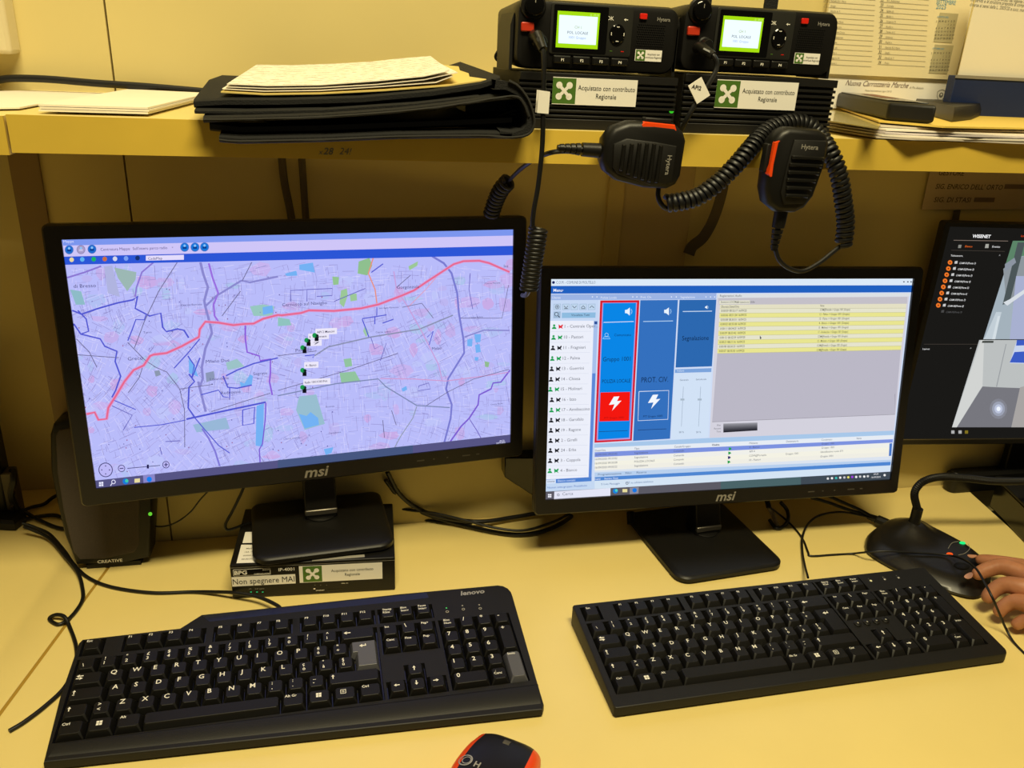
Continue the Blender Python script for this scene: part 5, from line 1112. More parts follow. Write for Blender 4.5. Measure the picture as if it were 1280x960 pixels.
for o_ in (0, 5):
    mb.tube(spline([AY(x, y+o_*.9, YF+.02) for x, y in ((610, 147), (622, 146), (634, 141), (645, 138))]), .0009, M_pipe, 5)
mb.build('zip_edge', fo)
# papers on the folder
def curved(top_px, Yf, Yb, th, m, name, label, cat, group, dz=.02, lift=0, x1s=1.0):
    mb = MB(); n = len(top_px); V = []
    F0 = [AY(x, y, Yf) for x, y in top_px]; B0 = dz
    for s_ in (0, 1):
        for (yy, t) in ((Yf, 0), (Yf*.5+Yb*.5, .5), (Yb, 1)):
            for p, bx in zip(F0, B0): V.append(Vector((p.x+(bx[0]-p.x)*t, yy, p.z+(bx[1]-p.z)*t+(th if s_ else 0)+lift)))
    f = []
    for i in range(n-1):
        for j in range(2):
            a = j*n+i; f.append((a, a+n, a+n+1, a+1)); a += 3*n; f.append((a, a+1, a+n+1, a+n))
        f.append((i, i+1, i+1+3*n, i+3*n)); f.append((2*n+i, 2*n+i+3*n, 2*n+i+1+3*n, 2*n+i+1))
    for i in (0, n-1):
        for j in range(2): a = j*n+i; f.append((a, a+3*n, a+4*n, a+n))
    mb.add(V, f, m); return tag(mb.build(name, smooth=30), label, cat, group)
def bk(pts, Y): return [(AY(x, y, Y).x, AY(x, y, Y).z) for x, y in pts]
M_env = mat('manila_envelope', 'D8C070', .6)
curved([(276, 116), (330, 119), (400, 118), (480, 114), (560, 108), (608, 101)], .694, .86, .0010, M_env, 'manila_folder', 'yellow paper folder under the white sheets on the black folder', 'folder', None, bk([(322, 90), (360, 91), (420, 90), (480, 86), (550, 82), (590, 86)], .86))
for i, (fp, bp, lb) in enumerate((([(278, 114), (330, 117), (400, 116), (480, 111), (545, 106), (566, 98)], [(322, 88), (365, 88), (420, 86), (470, 83), (515, 82), (545, 80)], 'lowest of the three white sheets on the black folder'),
                      ([(282, 113), (335, 115), (400, 114), (470, 110), (530, 104), (572, 95)], [(320, 86), (365, 87), (420, 85), (470, 82), (520, 79), (548, 82)], 'middle sheet of the three on the black folder, its right corner sticking out'),
                      ([(284, 111), (335, 113), (400, 112), (470, 107), (530, 101), (562, 94)], [(321, 86), (365, 86.5), (420, 84.5), (465, 82), (500, 78), (538, 75)], 'top one of the three white sheets on the black folder, its far corner curling up'))):
    o = curved(fp, .697, .85, .0006, M_script, 'paper_sheet', lb, 'paper', 'sheets on the black folder', bk(bp, .85), .0014+i*.0008)
# ================================================================ RIGHT SHELF: calendar, tray, handsets, papers
YC = WALL-.010
cal = root('wall_calendar', Matrix.Translation(AY(1100, 125, YC)), 'tear-off wall calendar showing September 2025, right of the radios', 'calendar')
def cq(p0, p1, p2, p3, m, dy, mb): mb.poly([AY(x, y, YC-dy) for x, y in (p0, p1, p2, p3)], m)
mb = MB(); bx = [AY(x, y, YC) for x, y in ((1018, 133), (1186, 133), (1188, 98), (1024, 88))]
a, b_ = AY(1018, 130, YC), AY(1187, 128, YC); top = .80
mb.box(a.x, YC, a.z-.004, b_.x, YC+.002, top, M_label); mb.build('backing_card', cal)
a, b_ = AY(1020, 88, YC), AY(1190, 99.6, YC)
mb = MB(); mb.box(a.x, YC-.004, b_.z, b_.x, YC-.0005, top, mat('calendar_page', 'E8DCB4', .7)); mb.build('month_pages', cal)
cx0, cx1 = a.x, b_.x
pr = MB(); yy = YC-.0044
def c5(x, y): return (1020+x/4.923, y/4.923)
def CP(x, y): q = AY(*c5(x, y), yy); return q
M_blue = mat('calendar_blue', '5C9CC0', .6); M_cgrey = mat('calendar_grey', 'B4AC88', .7)
def ctext(x, y, t, s_, m=M_inkm, bold=.0, al=0, sx=1., shear=0): q = CP(x, y); pr.text(t, s_, m, Matrix.Translation(q) @ FXZ, al, bold, shear, sx)
ctext(740, 22, 'SETTEMBRE', .0066, M_blue, .0, 0, .78); ctext(738, 53, '2025', .0070, M_blue, .0)
for (xa, ya_, xb, yb_, nm_) in ((735, 85, 885, 258, 'AGOSTO 2025'), (705, 280, 855, 450, 'OTTOBRE 2025')):
    q0, q1 = CP(xa-12, yb_), CP(xb-8, ya_); pr.box(q0.x, yy-.0001, q0.z, q1.x, yy, q1.z, M_cgrey)
    q = CP(xa+10, ya_+22); pr.text(nm_, .0024, M_blue, T(q.x, yy-.0003, q.z) @ FXZ, 0, .01)
    for r_ in range(6):
        for c_ in range(7):
            if r_ == 0 or 0 < (r_-1)*7+c_-3 < 32:
                t = 'LMMGVSD'[c_] if r_ == 0 else str((r_-1)*7+c_-3); q = CP(xa+6+c_*18-r_*2, ya_+52+r_*21); pr.text(t, .0030, M_ink, T(q.x, yy-.0003, q.z) @ FXZ, .5)
sn = ['Egidio ab.', 'Elpidio v.', 'Gregorio M.', 'Rosalia v.', 'Teresa di C.', 'Umberto', 'Regina v.', 'Natività B.V. Maria', 'Sergio', 'Nicola da T.', 'Proto', 'Ss. Nome Maria', 'Giovanni Cris.', 'Esaltazione Croce', 'B.V. Addolorata', 'Cornelio']
for col, (xa, xb) in enumerate(((40, 390), (390, 720))):
    for i in range(21):
        y = -230+i*32+0*col; xs = xa-i*1.2*(1 if col else .5)
        if y+20 > 425 and not col: continue
        if y > 385: continue
        q0 = CP(xs+10, y+18); q1 = CP(xb-8-i*2, y+18); pr.box(q0.x, yy-.00005, q0.z, q1.x, yy, q0.z+.0003, M_inkm)
        q = CP(xs+55, y+12); q = T(q.x, yy-.0002, q0.z+.0012) @ FXZ; pr.text(sn[(i+col*7) % 16], .0026, M_inkm, q)
        q = T(q0.x+.001, yy-.0002, q0.z+.0008) @ FXZ; pr.text(str(i+1+col*14), .0050 if col else .003, M_ink if col else M_inkm, q, 0, .0, 0, .75)
pr.build('month_print', cal, recalc=False)
pr = MB(); yy = YC-.0003
q = CP(180, 525); pr.text('Nuova Carrozzeria Marche', .0088, mat('script_ink', '5C4038', .6), T(q.x, yy, q.z) @ FXZ, 0, .0, .45, (CP(570, 525).x-CP(180, 525).x)/((glyphs('Nuova Carrozzeria Marche', 0, .45)[3]-glyphs('Nuova Carrozzeria Marche', 0, .45)[2])*.0088))
q = CP(575, 545); pr.text('di Pio Alessio', .0036, M_inkm, T(q.x, yy, q.z) @ FXZ, 0, 0, .3); q = CP(300, 562); pr.text('Piazza Internazionale Liguri 20/10', .0030, M_inkm, T(q.x, yy, q.z) @ FXZ, 0, 0, .3, .9)
pr.build('sponsor_print', cal, recalc=False); pr = MB(); q = CP(770, 585); o_ = [(q.x+x*.0062, q.z+z*.0062) for x, z in ((-1, .6), (-.6, .9), (0, 1.05), (.6, .9), (1, .6), (.95, -.2), (.5, -.9), (0, -1.2), (-.5, -.9), (-.95, -.2))]
pr.add([(x, yy, z) for x, z in o_]+[(x, yy, z) for x, z in inset(o_, .0007)], [(i, (i+1) % 10, 10+(i+1) % 10, 10+i) for i in range(10)], M_inkm); pr.disc(q.x, q.z, .0030, yy, M_inkm); pr.disc(q.x, q.z+.0006, .0012, yy-.0001, M_label)
pr.build('crest_print', cal, recalc=False)
# blue tray with a white sheet standing in it
bz0 = AZ(1278, 145, SHT+.0008); YB = min(bz0.y, .88); ql = AY(1186, 130, YB)
tr_ = root('document_tray', T(ql.x, YB, SHT), 'dark blue cardboard tray standing on the shelf at the right edge', 'tray')
tl_ = AY(1192, 94, YB); M_navy = mat('tray_navy', '16264E', .55, noise=.12, nscale=12)
mb = MB(); hz = tl_.z-SHT; X_, Y_ = ql.x+.001, YB; W4 = .30; D4 = .013
mb.box(X_, Y_, SHT+.0005, X_+W4, Y_+.003, SHT+hz, M_navy); mb.box(X_, Y_+D4-.003, SHT+.0005, X_+W4, Y_+D4, SHT+hz, M_navy); mb.box(X_, Y_+.003, SHT+.0005, X_+.003, Y_+D4-.003, SHT+hz, M_navy); mb.box(X_+W4-.003, Y_+.003, SHT+.0005, X_+W4, Y_+D4-.003, SHT+hz, M_navy); mb.box(X_+.003, Y_+.003, SHT+.0005, X_+W4-.003, Y_+D4-.003, SHT+.003, M_navy)
mb.build('tray_body', tr_, bevel=.0006)
mb = MB(); mb.box(X_-.001, Y_-.0012, SHT+hz-.0028, X_+W4, Y_-.0002, SHT+hz+.0006, mat('tray_lip', '8C8678', .5)); mb.build('tray_lip', tr_)
YS = YB+.0055
a = AY(1208, 50, YS); mb = MB(); mb.box(a.x, YS, SHT+.008, a.x+.26, YS+.0012, SHT+.19, mat('sheet_cream', 'F0E6CC', .7))
sheet_o = root('notice_sheet', T(a.x+.1, YS, SHT+.008), 'blank cream sheet with lines of type at its top, standing in the blue tray', 'paper'); mb.build('sheet', sheet_o, smooth=0)
mb = MB()
for i, (t, xx, y) in enumerate((('Ai sensi e ai fini di quanto previsto dal vigente regolamento comunale', 1205, -4), ('dei servizi e le strutture preposte al completamento, la', 1213, 1.5), ('diverse ai sensi della L. 2003/20 e succ. mod.', 1212, 7.5))):
    q = AY(xx, y, YS-.0002); mb.text(t, .0052, M_inkm, T(q.x, YS-.0002, q.z) @ RY(.03) @ FXZ, 0, .005, .1, .8)
mb.build('typed_lines', sheet_o, recalc=False)
# stack of papers + yellow folder
stackL = [(1030, 152), (1060, 160), (1095, 166), (1150, 168), (1210, 168), (1300, 170)]
cols = [mat('paper_grey', 'C8BEB0', .6), M_paper, mat('paper_lilac', 'CFC6C8', .6), M_paper, mat('paper_grey', 'C8BEB0', .6)]
names_ = ['lowest sheet of the pile under the yellow folder, hanging over the shelf edge', 'second sheet from the bottom of the pile under the yellow folder', 'middle sheet of the pile under the yellow folder', 'fourth sheet from the bottom of the pile under the yellow folder', 'topmost sheet of the pile, directly under the yellow folder']
xL = AZ(1032, 158, SHT+.004).x; xs_ = [0, .03, .06, .09, .14, .19, .25, .34]
for i in range(5):
    mb = MB(); zb_ = SHT+.0006+i*.0021; V = []; n = len(xs_); yf = .692+i*.0016+(.01 if i == 4 else 0)
    for s_ in (0, 1):
        for yy in (yf, .82):
            for j, x_ in enumerate(xs_): V.append((xL+.004*i+x_+(0 if yy < .8 else -.01), yy-(.004*math.sin(j*1.7+i) if yy < .8 else 0)+(.010*(j == 0) if yy < .8 else 0), zb_+(.0015 if s_ else 0)+.0004*math.sin(j*1.1+i*2)*(1 if j else 0)+.0007))
    f = []
    for j in range(n-1): f += [(j, n+j, n+j+1, j+1), (2*n+j, 2*n+j+1, 3*n+j+1, 3*n+j), (j, j+1, 2*n+j+1, 2*n+j), (n+j, 3*n+j, 3*n+j+1, n+j+1)]
    f += [(0, 2*n, 3*n, n), (n-1, 2*n-1, 4*n-1, 3*n-1)]
    mb.add(V, f, cols[i]); tag(mb.build('paper_sheet', smooth=30), names_[i], 'paper', 'papers in the pile at the right')
ZP = SHT+.0006+5*.0021+.0018
mb = MB(); c = [AZ(1042, 134, ZP+.001), AZ(1105, 153, ZP+.001), AZ(1150, 161, ZP+.001), AZ(1330, 165, ZP+.001), AZ(1330, 143, ZP+.001), AZ(1140, 128, ZP+.001)]
c = [AZ(1036, 131, ZP), AZ(1098, 153, ZP), AZ(1180, 160, ZP), AZ(1330, 163, ZP), AZ(1330, 146, ZP), AZ(1190, 136, ZP), AZ(1100, 126, ZP)]
mb.loft([[Vector((p.x, p.y, ZP)) for p in c], [Vector((p.x, p.y, ZP+.0016)) for p in c]], mat('folder_yellow', 'E4C45C', .5)); tag(mb.build('card_folder', smooth=0), 'yellow card folder on the paper pile, under the black handsets', 'folder')
mb = MB(); c = [AZ(1030, 142, ZP-.0018), AZ(1036, 152, ZP-.0018), AZ(1098, 162, ZP-.0018), AZ(1102, 151, ZP-.0018), AZ(1040, 138, ZP-.0018)]
mb.loft([[Vector((p.x, p.y, ZP-.0016)) for p in c], [Vector((p.x, p.y, ZP-.0008)) for p in c]], mat('plastic_sleeve', 'C8B878', .2, coat=.5)); tag(mb.build('plastic_sleeve', smooth=0), 'crumpled glossy clear sleeve end sticking out left of the yellow folder', 'sleeve')
# handset 1: black wedge
ZH = ZP+.0022; th = .0165
A_, B_, C_ = AZ(1041, 133, ZH), AZ(1107, 150, ZH), AZ(1167, 155, ZH); D_ = A_+(C_-B_)
dv = (A_-B_); D_ = C_+dv
mb = MB(); base = [B_, C_, D_, A_]; up = [Vector((p.x, p.y, p.z+th)) for p in base]
hs = root('cordless_handset', T(B_.x, B_.y, ZH), 'boxy black handset lying nearest the radios on the yellow folder', 'handset')
mb.loft([base, up], M_blk2); mb.build('case', hs, bevel=.003, seg=3)
mb = MB(); cen = sum(up, Vector())/4; ins = [cen+(p-cen)*.86+Vector((0, 0, .0001)) for p in up]; mb.loft([ins, [p+Vector((0, 0, .0012)) for p in ins]], M_gloss); mb.build('cover_plate', hs, bevel=.0006)
mb = MB(); ins2 = [cen+(p-cen)*.4+Vector((0, 0, .0015))+(up[2]-cen)*.1 for p in up]; mb.poly([p for p in ins2], mat('red_strip', '70281C', .4)); mb.build('display_strip', hs, recalc=False)
# handset 2: keypad phone
P0, P1 = AZ(1190, 152, ZH), AZ(1226, 144, ZH); P2, P3 = AZ(1120, 131, ZH), AZ(1170, 130, ZH)
h2 = root('telephone_handset', T(P0.x, P0.y, ZH), 'black telephone keypad handset lying behind the boxy one, before the blue tray', 'telephone')
o_ = [P0, AZ(1214, 149, ZH), P1, AZ(1222, 138, ZH), P3, AZ(1135, 128, ZH), P2, AZ(1148, 140, ZH)]
mb = MB(); up = [p+Vector((0, 0, .013)) for p in o_]; mb.loft([o_, [p+Vector((0, 0, .006)) for p in o_], [sum(o_, Vector())/8*.06+p*.94+Vector((0, 0, .0135)) for p in o_]], M_blk); mb.build('case', h2, smooth=40)
cc = sum(o_, Vector())/8; ax_ = (P2-P0).normalized(); ay_ = Vector((-ax_.y, ax_.x, 0))
if ay_.x < 0: ay_ = -ay_
for i in range(4):
    for j in range(3):
        mb = MB(); c = cc+ax_*(-.016+i*.012)+ay_*(-.012+j*.010); zz = ZH+.0138
        q = [c+ax_*(sx_*.0038)+ay_*(sy_*.0034) for sx_, sy_ in ((-1, -1), (1, -1), (1, 1), (-1, 1))]; mb.loft([[Vector((p.x, p.y, zz)) for p in q], [Vector((p.x, p.y, zz+.0014)) for p in q]], M_key); mb.build('button', h2, smooth=0)
# note under the shelf
YN = WALL-.0045
nt_ = root('wall_note', Matrix.Translation(AY(1215, 262, YN)), 'printed name list taped to the wall under the shelf at the right', 'note')
a = AY(1152, 262, YN); mb = MB(); mb.add([(a.x, YN, a.z), (a.x+.17, YN, a.z+.002), (a.x+.17, YN, SHB-.001), (a.x-.001, YN, SHB-.001), (a.x, YN+.0006, a.z), (a.x+.17, YN+.0006, a.z+.002), (a.x+.17, YN+.0006, SHB-.001), (a.x-.001, YN+.0006, SHB-.001)], [(0, 1, 2, 3), (4, 7, 6, 5), (0, 4, 5, 1), (1, 5, 6, 2), (2, 6, 7, 3), (3, 7, 4, 0)], mat('note_paper', 'C2AC86', .7)); mb.build('sheet', nt_, smooth=0)
mb = MB()
for t, px, py, w_ in (('GESTORE', 1173, 219, 32), ("SIG. ENRICO DELL' ORTO", 1169, 236, 84), ('SIG. DI STASI', 1167, 252.5, 46)):
    q = AY(px, py, YN-.0002); g_ = glyphs(t, .01, .12); s_ = .0092; wm = AY(px+w_, py, YN).x-q.x; mb.text(t, s_, mat('note_ink', '4C3A28', .8), T(q.x, YN-.0002, q.z) @ FXZ, 0, .01, .12, wm/((g_[3]-g_[2])*s_))
mb.build('printed_names', nt_, recalc=False)
mb = MB()
for px, py, w_ in ((1255, 236, 34), (1217, 252.5, 30)):
    q = AY(px, py, YN-.0002); mb.box(q.x, YN-.0003, q.z, q.x+w_*.00105, YN-.0001, q.z+.006, mat('blot_ink', '7A644C', .8))
mb.build('blotted_out_numbers', nt_, smooth=0)
# hanging straps on the wall under the shelf
def ribbon(pts, Y, wpx, m, name, label, cat, th=.0015):
    mb = MB(); c = spline([AY(x, y, Y) for x, y in pts], 6); rings = []
    for i, p in enumerate(c):
        t = (c[min(i+1, len(c)-1)]-c[max(i-1, 0)]).normalized(); n_ = Vector((-t.z, 0, t.x)); w_ = (wpx[0]+(wpx[1]-wpx[0])*i/(len(c)-1))*.00095/2
        rings.append([p+n_*w_, p-n_*w_, p-n_*w_+Vector((0, th, 0)), p+n_*w_+Vector((0, th, 0))])
    mb.loft(rings, m); return tag(mb.build(name, smooth=60), label, cat)
M_strap = mat('strap_grey', '55482E', .6)
ribbon([(907, 214), (903, 240), (893, 272), (880, 296), (866, 308), (861, 318)], WALL-.02, (13, 16), M_strap, 'hanging_strap', 'dull grey strap curling down from the shelf between the two microphones', 'strap')
mb = MB(); mb.tube(spline([AY(x, y, WALL-.012) for x, y in ((352, 194), (355, 225), (361, 255), (368, 290), (380, 330))]), .0042, M_strap, 8); tag(mb.build('hanging_cable'), 'curved brown cable on the wall above the left monitor, left of the pair', 'cable')
mb = MB(); mb.tube(spline([AY(x, y, WALL-.012) for x, y in ((377, 195), (379, 225), (381, 255), (384, 300), (385, 330))]), .0038, M_strap, 8); tag(mb.build('hanging_cable'), 'straight brown cable on the wall above the left monitor, right of the pair', 'cable')
ribbon([(1197, 263), (1195, 275), (1193, 290)], WALL-.006, (10, 10), M_strap, 'hanging_strap', 'short dark strap below the taped name list', 'strap')
# black box behind the right monitor's lower left corner
a = AY(631, 596, .935); c = AY(632, 570, .935)
mb = MB(); o_ = [AY(x, y, .93) for x, y in ((631, 572), (631, 597), (668, 621), (700, 622), (700, 572))]; mb.loft([[Vector((p.x, .93, p.z)) for p in o_], [Vector((p.x, WALL-.0008, p.z)) for p in o_]], M_gloss); tag(mb.build('adapter_box', bevel=.0015), 'black adapter box on the wall between the left and the middle monitor', 'box')

# ================================================================ GOOSENECK MICROPHONE
nkb = AZ(1143, 652, .036)
gm = root('gooseneck_microphone', T(nkb.x, nkb.y, 0), 'black desk microphone base with long flexible gooseneck and glowing lights', 'microphone')
ol = [AZ(1081, 682, .004), AZ(1085, 692, .003), AZ(1110, 708, .003), AZ(1150, 727, .003), AZ(1190, 742, .003), AZ(1218, 748, .003), AZ(1234, 738, .006), AZ(1240, 718, .010), AZ(1236, 700, .012), AZ(1222, 686, .014), AZ(1195, 668, .018), AZ(1172, 656, .020), AZ(1148, 650, .012), AZ(1120, 652, .010), AZ(1097, 660, .008), AZ(1084, 670, .006)]
ol = spline(ol+[ol[0]], 3)[:-1]; cx_, cy_ = nkb.x, nkb.y
far = max(((p.x-cx_)**2+(p.y-cy_)**2)**.5 for p in ol)
def dome(x, y, t):          # t: 0 rim .. 1 centre
    d = ((x-cx_)**2+(y-cy_)**2)**.5; e = min(1, (1-t)) ; edge = .006+.012*min(1, (1-e**3)*2.2)
    return edge+.020*math.exp(-(d/.026)**2)
rings = [[Vector((cx_+(p.x-cx_)*.97, cy_+(p.y-cy_)*.97, .0006)) for p in ol], [Vector((p.x, p.y, .003)) for p in ol]]
for t in (.0, .04, .1, .2, .32, .45, .6, .72, .82, .9): rings.append([Vector((cx_+(p.x-cx_)*(1-t), cy_+(p.y-cy_)*(1-t), dome(cx_+(p.x-cx_)*(1-t), cy_+(p.y-cy_)*(1-t), t))) for p in ol])
mb = MB(); mb.loft(rings, mat('mic_base_black', '1A1815', .33)); mb.build('base', gm, smooth=50)
mb = MB(); mb.tube([(cx_, cy_, .034), (cx_, cy_, .040), (cx_, cy_, .056)], [.0085, .0070, .0070], M_blk, 10); mb.build('collar', gm)
gp_ = [Vector((cx_, cy_, .054))]+[AY(x, y, cy_+dy) for x, y, dy in ((1143, 618, 0), (1149, 606, 0), (1161, 599, 0), (1180, 596, .0), (1210, 598, -.002), (1245, 601.5, -.006), (1290, 601, -.01), (1360, 598, -.02), (1420, 585, -.03))]
gs = resample(spline(gp_, 12), .0011); mb = MB(); mb.tube(gs, [.0048+(.00035 if i % 2 else -.0002) for i in range(len(gs))], M_blk, 12); mb.build('gooseneck', gm, smooth=20)
e_ = gs[-1]; mb = MB(); mb.tube([e_, e_+Vector((.02, 0, .004)), e_+Vector((.045, 0, .01)), e_+Vector((.05, 0, .011))], [.006, .011, .011, .006], M_blk, 14); mb.build('capsule_head', gm)
def onb(x, y):
    z = .02
    for _ in range(12):
        p = AZ(x, y, z); t = 1-min(1, max(0.0, 1.0)); z2 = .018+.020*math.exp(-(((p.x-cx_)**2+(p.y-cy_)**2)/.026**2)); z = z2
    return p
for (x, y, c, nm_) in ((1203, 679, '20D070', 'green_light'), (1187, 693, 'F05018', 'red_light')):
    p = onb(x, y); mb = MB(); mb.ball((p.x, p.y, p.z+.0004), (.0044, .0030, .0016), emi(c, 1.5), n=12); mb.build(nm_, gm)
p = onb(1202, 708); mb = MB(); mb.prism([(p.x+.010*math.cos(a), p.y+.007*math.sin(a)) for a in [k*PI/8 for k in range(16)]], [(0, p.z-.001), (0, p.z+.0012), (.002, p.z+.0018)], M_blk); mb.build('talk_key', gm)
pth = [onb(x, y)+Vector((0, 0, .0004)) for x, y in ((1185, 686), (1190, 679), (1198, 677), (1210, 680), (1212, 686), (1206, 692), (1198, 694))]
mb = MB(); mb.tube(spline(pth[:3], 4), .0003, M_legd, 4); mb.tube(spline(pth[3:], 4), .0003, M_legd, 4); mb.build('light_outline', gm)
# connector at the back left
a = AZ(1085, 645, .010); b_ = AZ(1120, 660, .010); mb = MB(); mb.tube([a, a.lerp(b_, .3), a.lerp(b_, .35), b_], [.004, .0055, .0075, .0075], M_blk, 10); mb.build('rear_plug', gm, smooth=30)

# ================================================================ black case at the right
a = AZ(1268, 672, 0); mb = MB(T(a.x, a.y, 0) @ RZ(-.25))
case = root('equipment_case', T(a.x, a.y, 0) @ RZ(-.25), 'black equipment case standing at the right picture edge beside the hand', 'case')
mb.box(.006, -.05, .0005, .25, .085, .045, M_gloss); mb.build('body', case, bevel=.003)
mb = MB(T(a.x, a.y, 0) @ RZ(-.25)); mb.box(.004, -.052, .0455, .252, .087, .050, M_blk2); mb.build('lid', case, bevel=.0015)

# ================================================================ DESK CABLES
def cable(pts, r, name, label, cat='cable', m=M_cord, n=8):
    """pts (px, py, z or (z)) on the desk"""
    P = [AZ(x, y, z) for x, y, z in pts]; mb = MB(); mb.tube(spline(P, 8), r, m, n); return tag(mb.build(name, smooth=60), label, cat)
def z5(*p): return [(30+x/3.765, 720+y/3.765) for x, y in p]
r = .0021
cable([(28, 654, .012), (45, 660, .006), (62, 668, r), (80, 688, r), (92, 705, r), (110, 722, r), (140, 734, r), (190, 741, r), (240, 740, r), (268, 740, .006), (293, 741, .011), (322, 746, .012), (345, 756, .012), (352, 762, .012)], r, 'keyboard_cable', 'black cable running from the far left to the back of the left keyboard')
L_ = z5((200, 210), (160, 228), (120, 203), (148, 183), (190, 192), (215, 240), (245, 330), (243, 420), (190, 525), (100, 612), (0, 688), (-70, 730))
cable([(30, 658, .016), (60, 672, .0075), (82, 696, .0068), (97, 715, .0062), (103, 735, .003), (103, 750, r), (94, 765, r)]+[(x, y, r if i not in (3, 4) else r*3.4) for i, (x, y) in enumerate(L_)], r, 'looped_cable', 'black cable with a small loop left of the left keyboard, leaving at the left edge')
for i, (pts, lb) in enumerate((
    ([(14, 632, .03), (22, 640, .010), (40, 634, .004), (55, 630, .004), (66, 622, .006), (78, 616, .012)], 'short upper black cable curling behind the desktop loudspeaker'),
    ([(5, 645, .012), (25, 650, .006), (45, 646, .0035), (68, 644, .004), (84, 650, .004)], 'short middle black cable running to the loudspeaker base'),
    ([(10, 620, .030), (24, 634, .014), (40, 645, .006), (60, 655, .0035), (74, 660, .0035), (90, 662, .004)], 'slanting black cable from the far left box to the loudspeaker'))):
    cable(pts, .0024, 'speaker_cable', lb)
mb = MB(); mb.tube(spline([AY(x, y, .93) for x, y in ((184, 657), (205, 658), (222, 652), (238, 640), (250, 625), (262, 612))]), .0010, M_cord, 6); tag(mb.build('thin_cable'), 'thin black cable rising from the loudspeaker behind the left monitor', 'cable')
mb = MB(); mb.tube(spline([AY(x, y, .90) for x, y in ((306, 606), (299, 622), (290, 640), (282, 655), (284, 662), (294, 660), (306, 655), (318, 652))]), .0017, M_cord, 8); tag(mb.build('display_cable'), 'black cable bent in a U left of the monitor stand on the gateway box', 'cable')
FZ = [([(484, 590, .09), (500, 618, .05), (525, 637, .022), (560, 648, .014), (600, 652, .0105), (640, 647, .008), (680, 640, .010), (705, 636, .014)], .0030, 'topmost thick cable sagging between the two monitor stands'),
      ([(482, 600, .07), (505, 628, .028), (540, 645, .010), (590, 659, .0042), (640, 668, .004), (675, 665, .004), (700, 655, .005), (715, 645, .008)], .0030, 'lowest thick cable of those sagging between the monitor stands'),
      ([(484, 620, .03), (500, 635, .022), (540, 641, .020), (580, 650, .018), (620, 660, .0145), (655, 663, .0125), (690, 653, .016), (712, 642, .018)], .0018, 'thin black cable crossing over the thick ones between the monitor stands'),
      ([(493, 638, .006), (510, 645, .003), (545, 652, .002), (590, 654, .003)], .0016, 'short thin cable emerging right of the gateway box')]
for p, rr, lb in FZ: cable(p, rr, 'monitor_cable', lb)
r = .0014
def onm(x, y): p = onb(x, y); return (x, y, p.z+.0022)
cable([(962, 634, .02), (978, 646, .006), (993, 660, .002), (1004, 675, .0015), (1010, 690, .0015), (1014, 695, .0015), (1040, 693.5, .0015), (1066, 692, .0025), (1086, 690, .016), (1110, 689, .022), (1150, 691, .0215), (1185, 694, .0215), (1199, 697, .030), (1211, 703, .042), (1221, 712, .051), (1230, 727, .053), (1240, 746, .047), (1248, 764, .030), (1258, 787, .008), (1270, 806, .0015), (1300, 835, .0015)], r, 'headset_cable', 'thin cable crossing the microphone base and the desk beside the fingers')
cable([(1096, 650, .012), (1076, 644, .010), (1050, 640, .010), (1025, 644, .010), (1010, 655, .008), (1003, 672, .005), (1003, 690, .0036), (1006, 707, .008), (1010, 722, .018)], .0015, 'keyboard_cable', 'thin black cable looping down to the back of the right keyboard')
cable([(1014, 622, .03), (1035, 628, .022), (1060, 637, .014), (1088, 645, .010)], .0024, 'microphone_cable', 'left one of two thick cables running into the microphone plug')
cable([(1036, 620, .03), (1056, 629, .022), (1074, 637, .016), (1092, 647, .012)], .0024, 'microphone_cable', 'right one of two thick cables running into the microphone plug')
cable([(976, 628, .02), (984, 638, .008), (985, 650, .003), (979, 658, .003), (970, 660, .003), (962, 650, .006)], .0026, 'looped_cable', 'thick black cable loop right of the middle monitor stand')
cb = root('display_plug', Matrix.Translation(AZ(968, 650, 0)), 'small cable end with worn white sleeve right of the middle monitor stand', 'plug')
mb = MB(); mb.tube([AZ(961, 634, .018), AZ(965, 641, .010), AZ(972, 657, .0045)], [.0030, .0032, .0026], mat('sleeve_white', 'A89878', .6, noise=.3, nscale=300), 10); mb.build('white_sleeve', cb); mb = MB(); mb.tube([AZ(958, 622, .025), AZ(961, 634, .018)], .0036, M_blk, 10); mb.build('plug_body', cb)
mb = MB(); mb.tube([AZ(788, 640, .018), AZ(789, 655, .006)], .0055, M_blk, 12); tag(mb.build('cable_connector'), 'black cylindrical connector left of the middle monitor stand', 'connector')
# left edge: black power unit with plugs
pu = root('power_adapter', T(-.45, 1.03, 0), 'black power adapter with plugged leads at the left picture edge', 'adapter')
a = AZ(12, 650, 0); YP = a.y
def lp(x, y): q = AY(x, y, YP); return q
mb = MB(); q0, q1 = lp(-70, 640), lp(-22, 480); mb.box(q0.x, YP, max(.001, q0.z-.02), q1.x, YP+.03, q1.z, M_blk); mb.build('case', pu, bevel=.004)
mb = MB(); q0, q1 = lp(2, 645), lp(14, 592); mb.box(q0.x, YP+.001, .001, q1.x, YP+.022, q1.z, mat('plug_grey', '4A4230', .5)); mb.build('plug', pu, bevel=.002)
mb = MB(); mb.tube(spline([lp(12, 592)+Vector((0, .01, 0)), lp(17, 600), lp(14, 620), lp(22, 640), lp(28, 655)-Vector((0, .02, 0))]), .0042, M_cord, 8); mb.build('plug_lead', pu)
mb = MB(); mb.prism([(p.x, p.y) for p in (AZ(-30, 640, 0), AZ(-30, 662, 0), AZ(20, 664, 0), AZ(34, 652, 0), AZ(26, 640, 0), AZ(5, 638, 0))], [(0, .001), (0, .010), (.003, .014)], M_blk); mb.build('plug_body', pu)

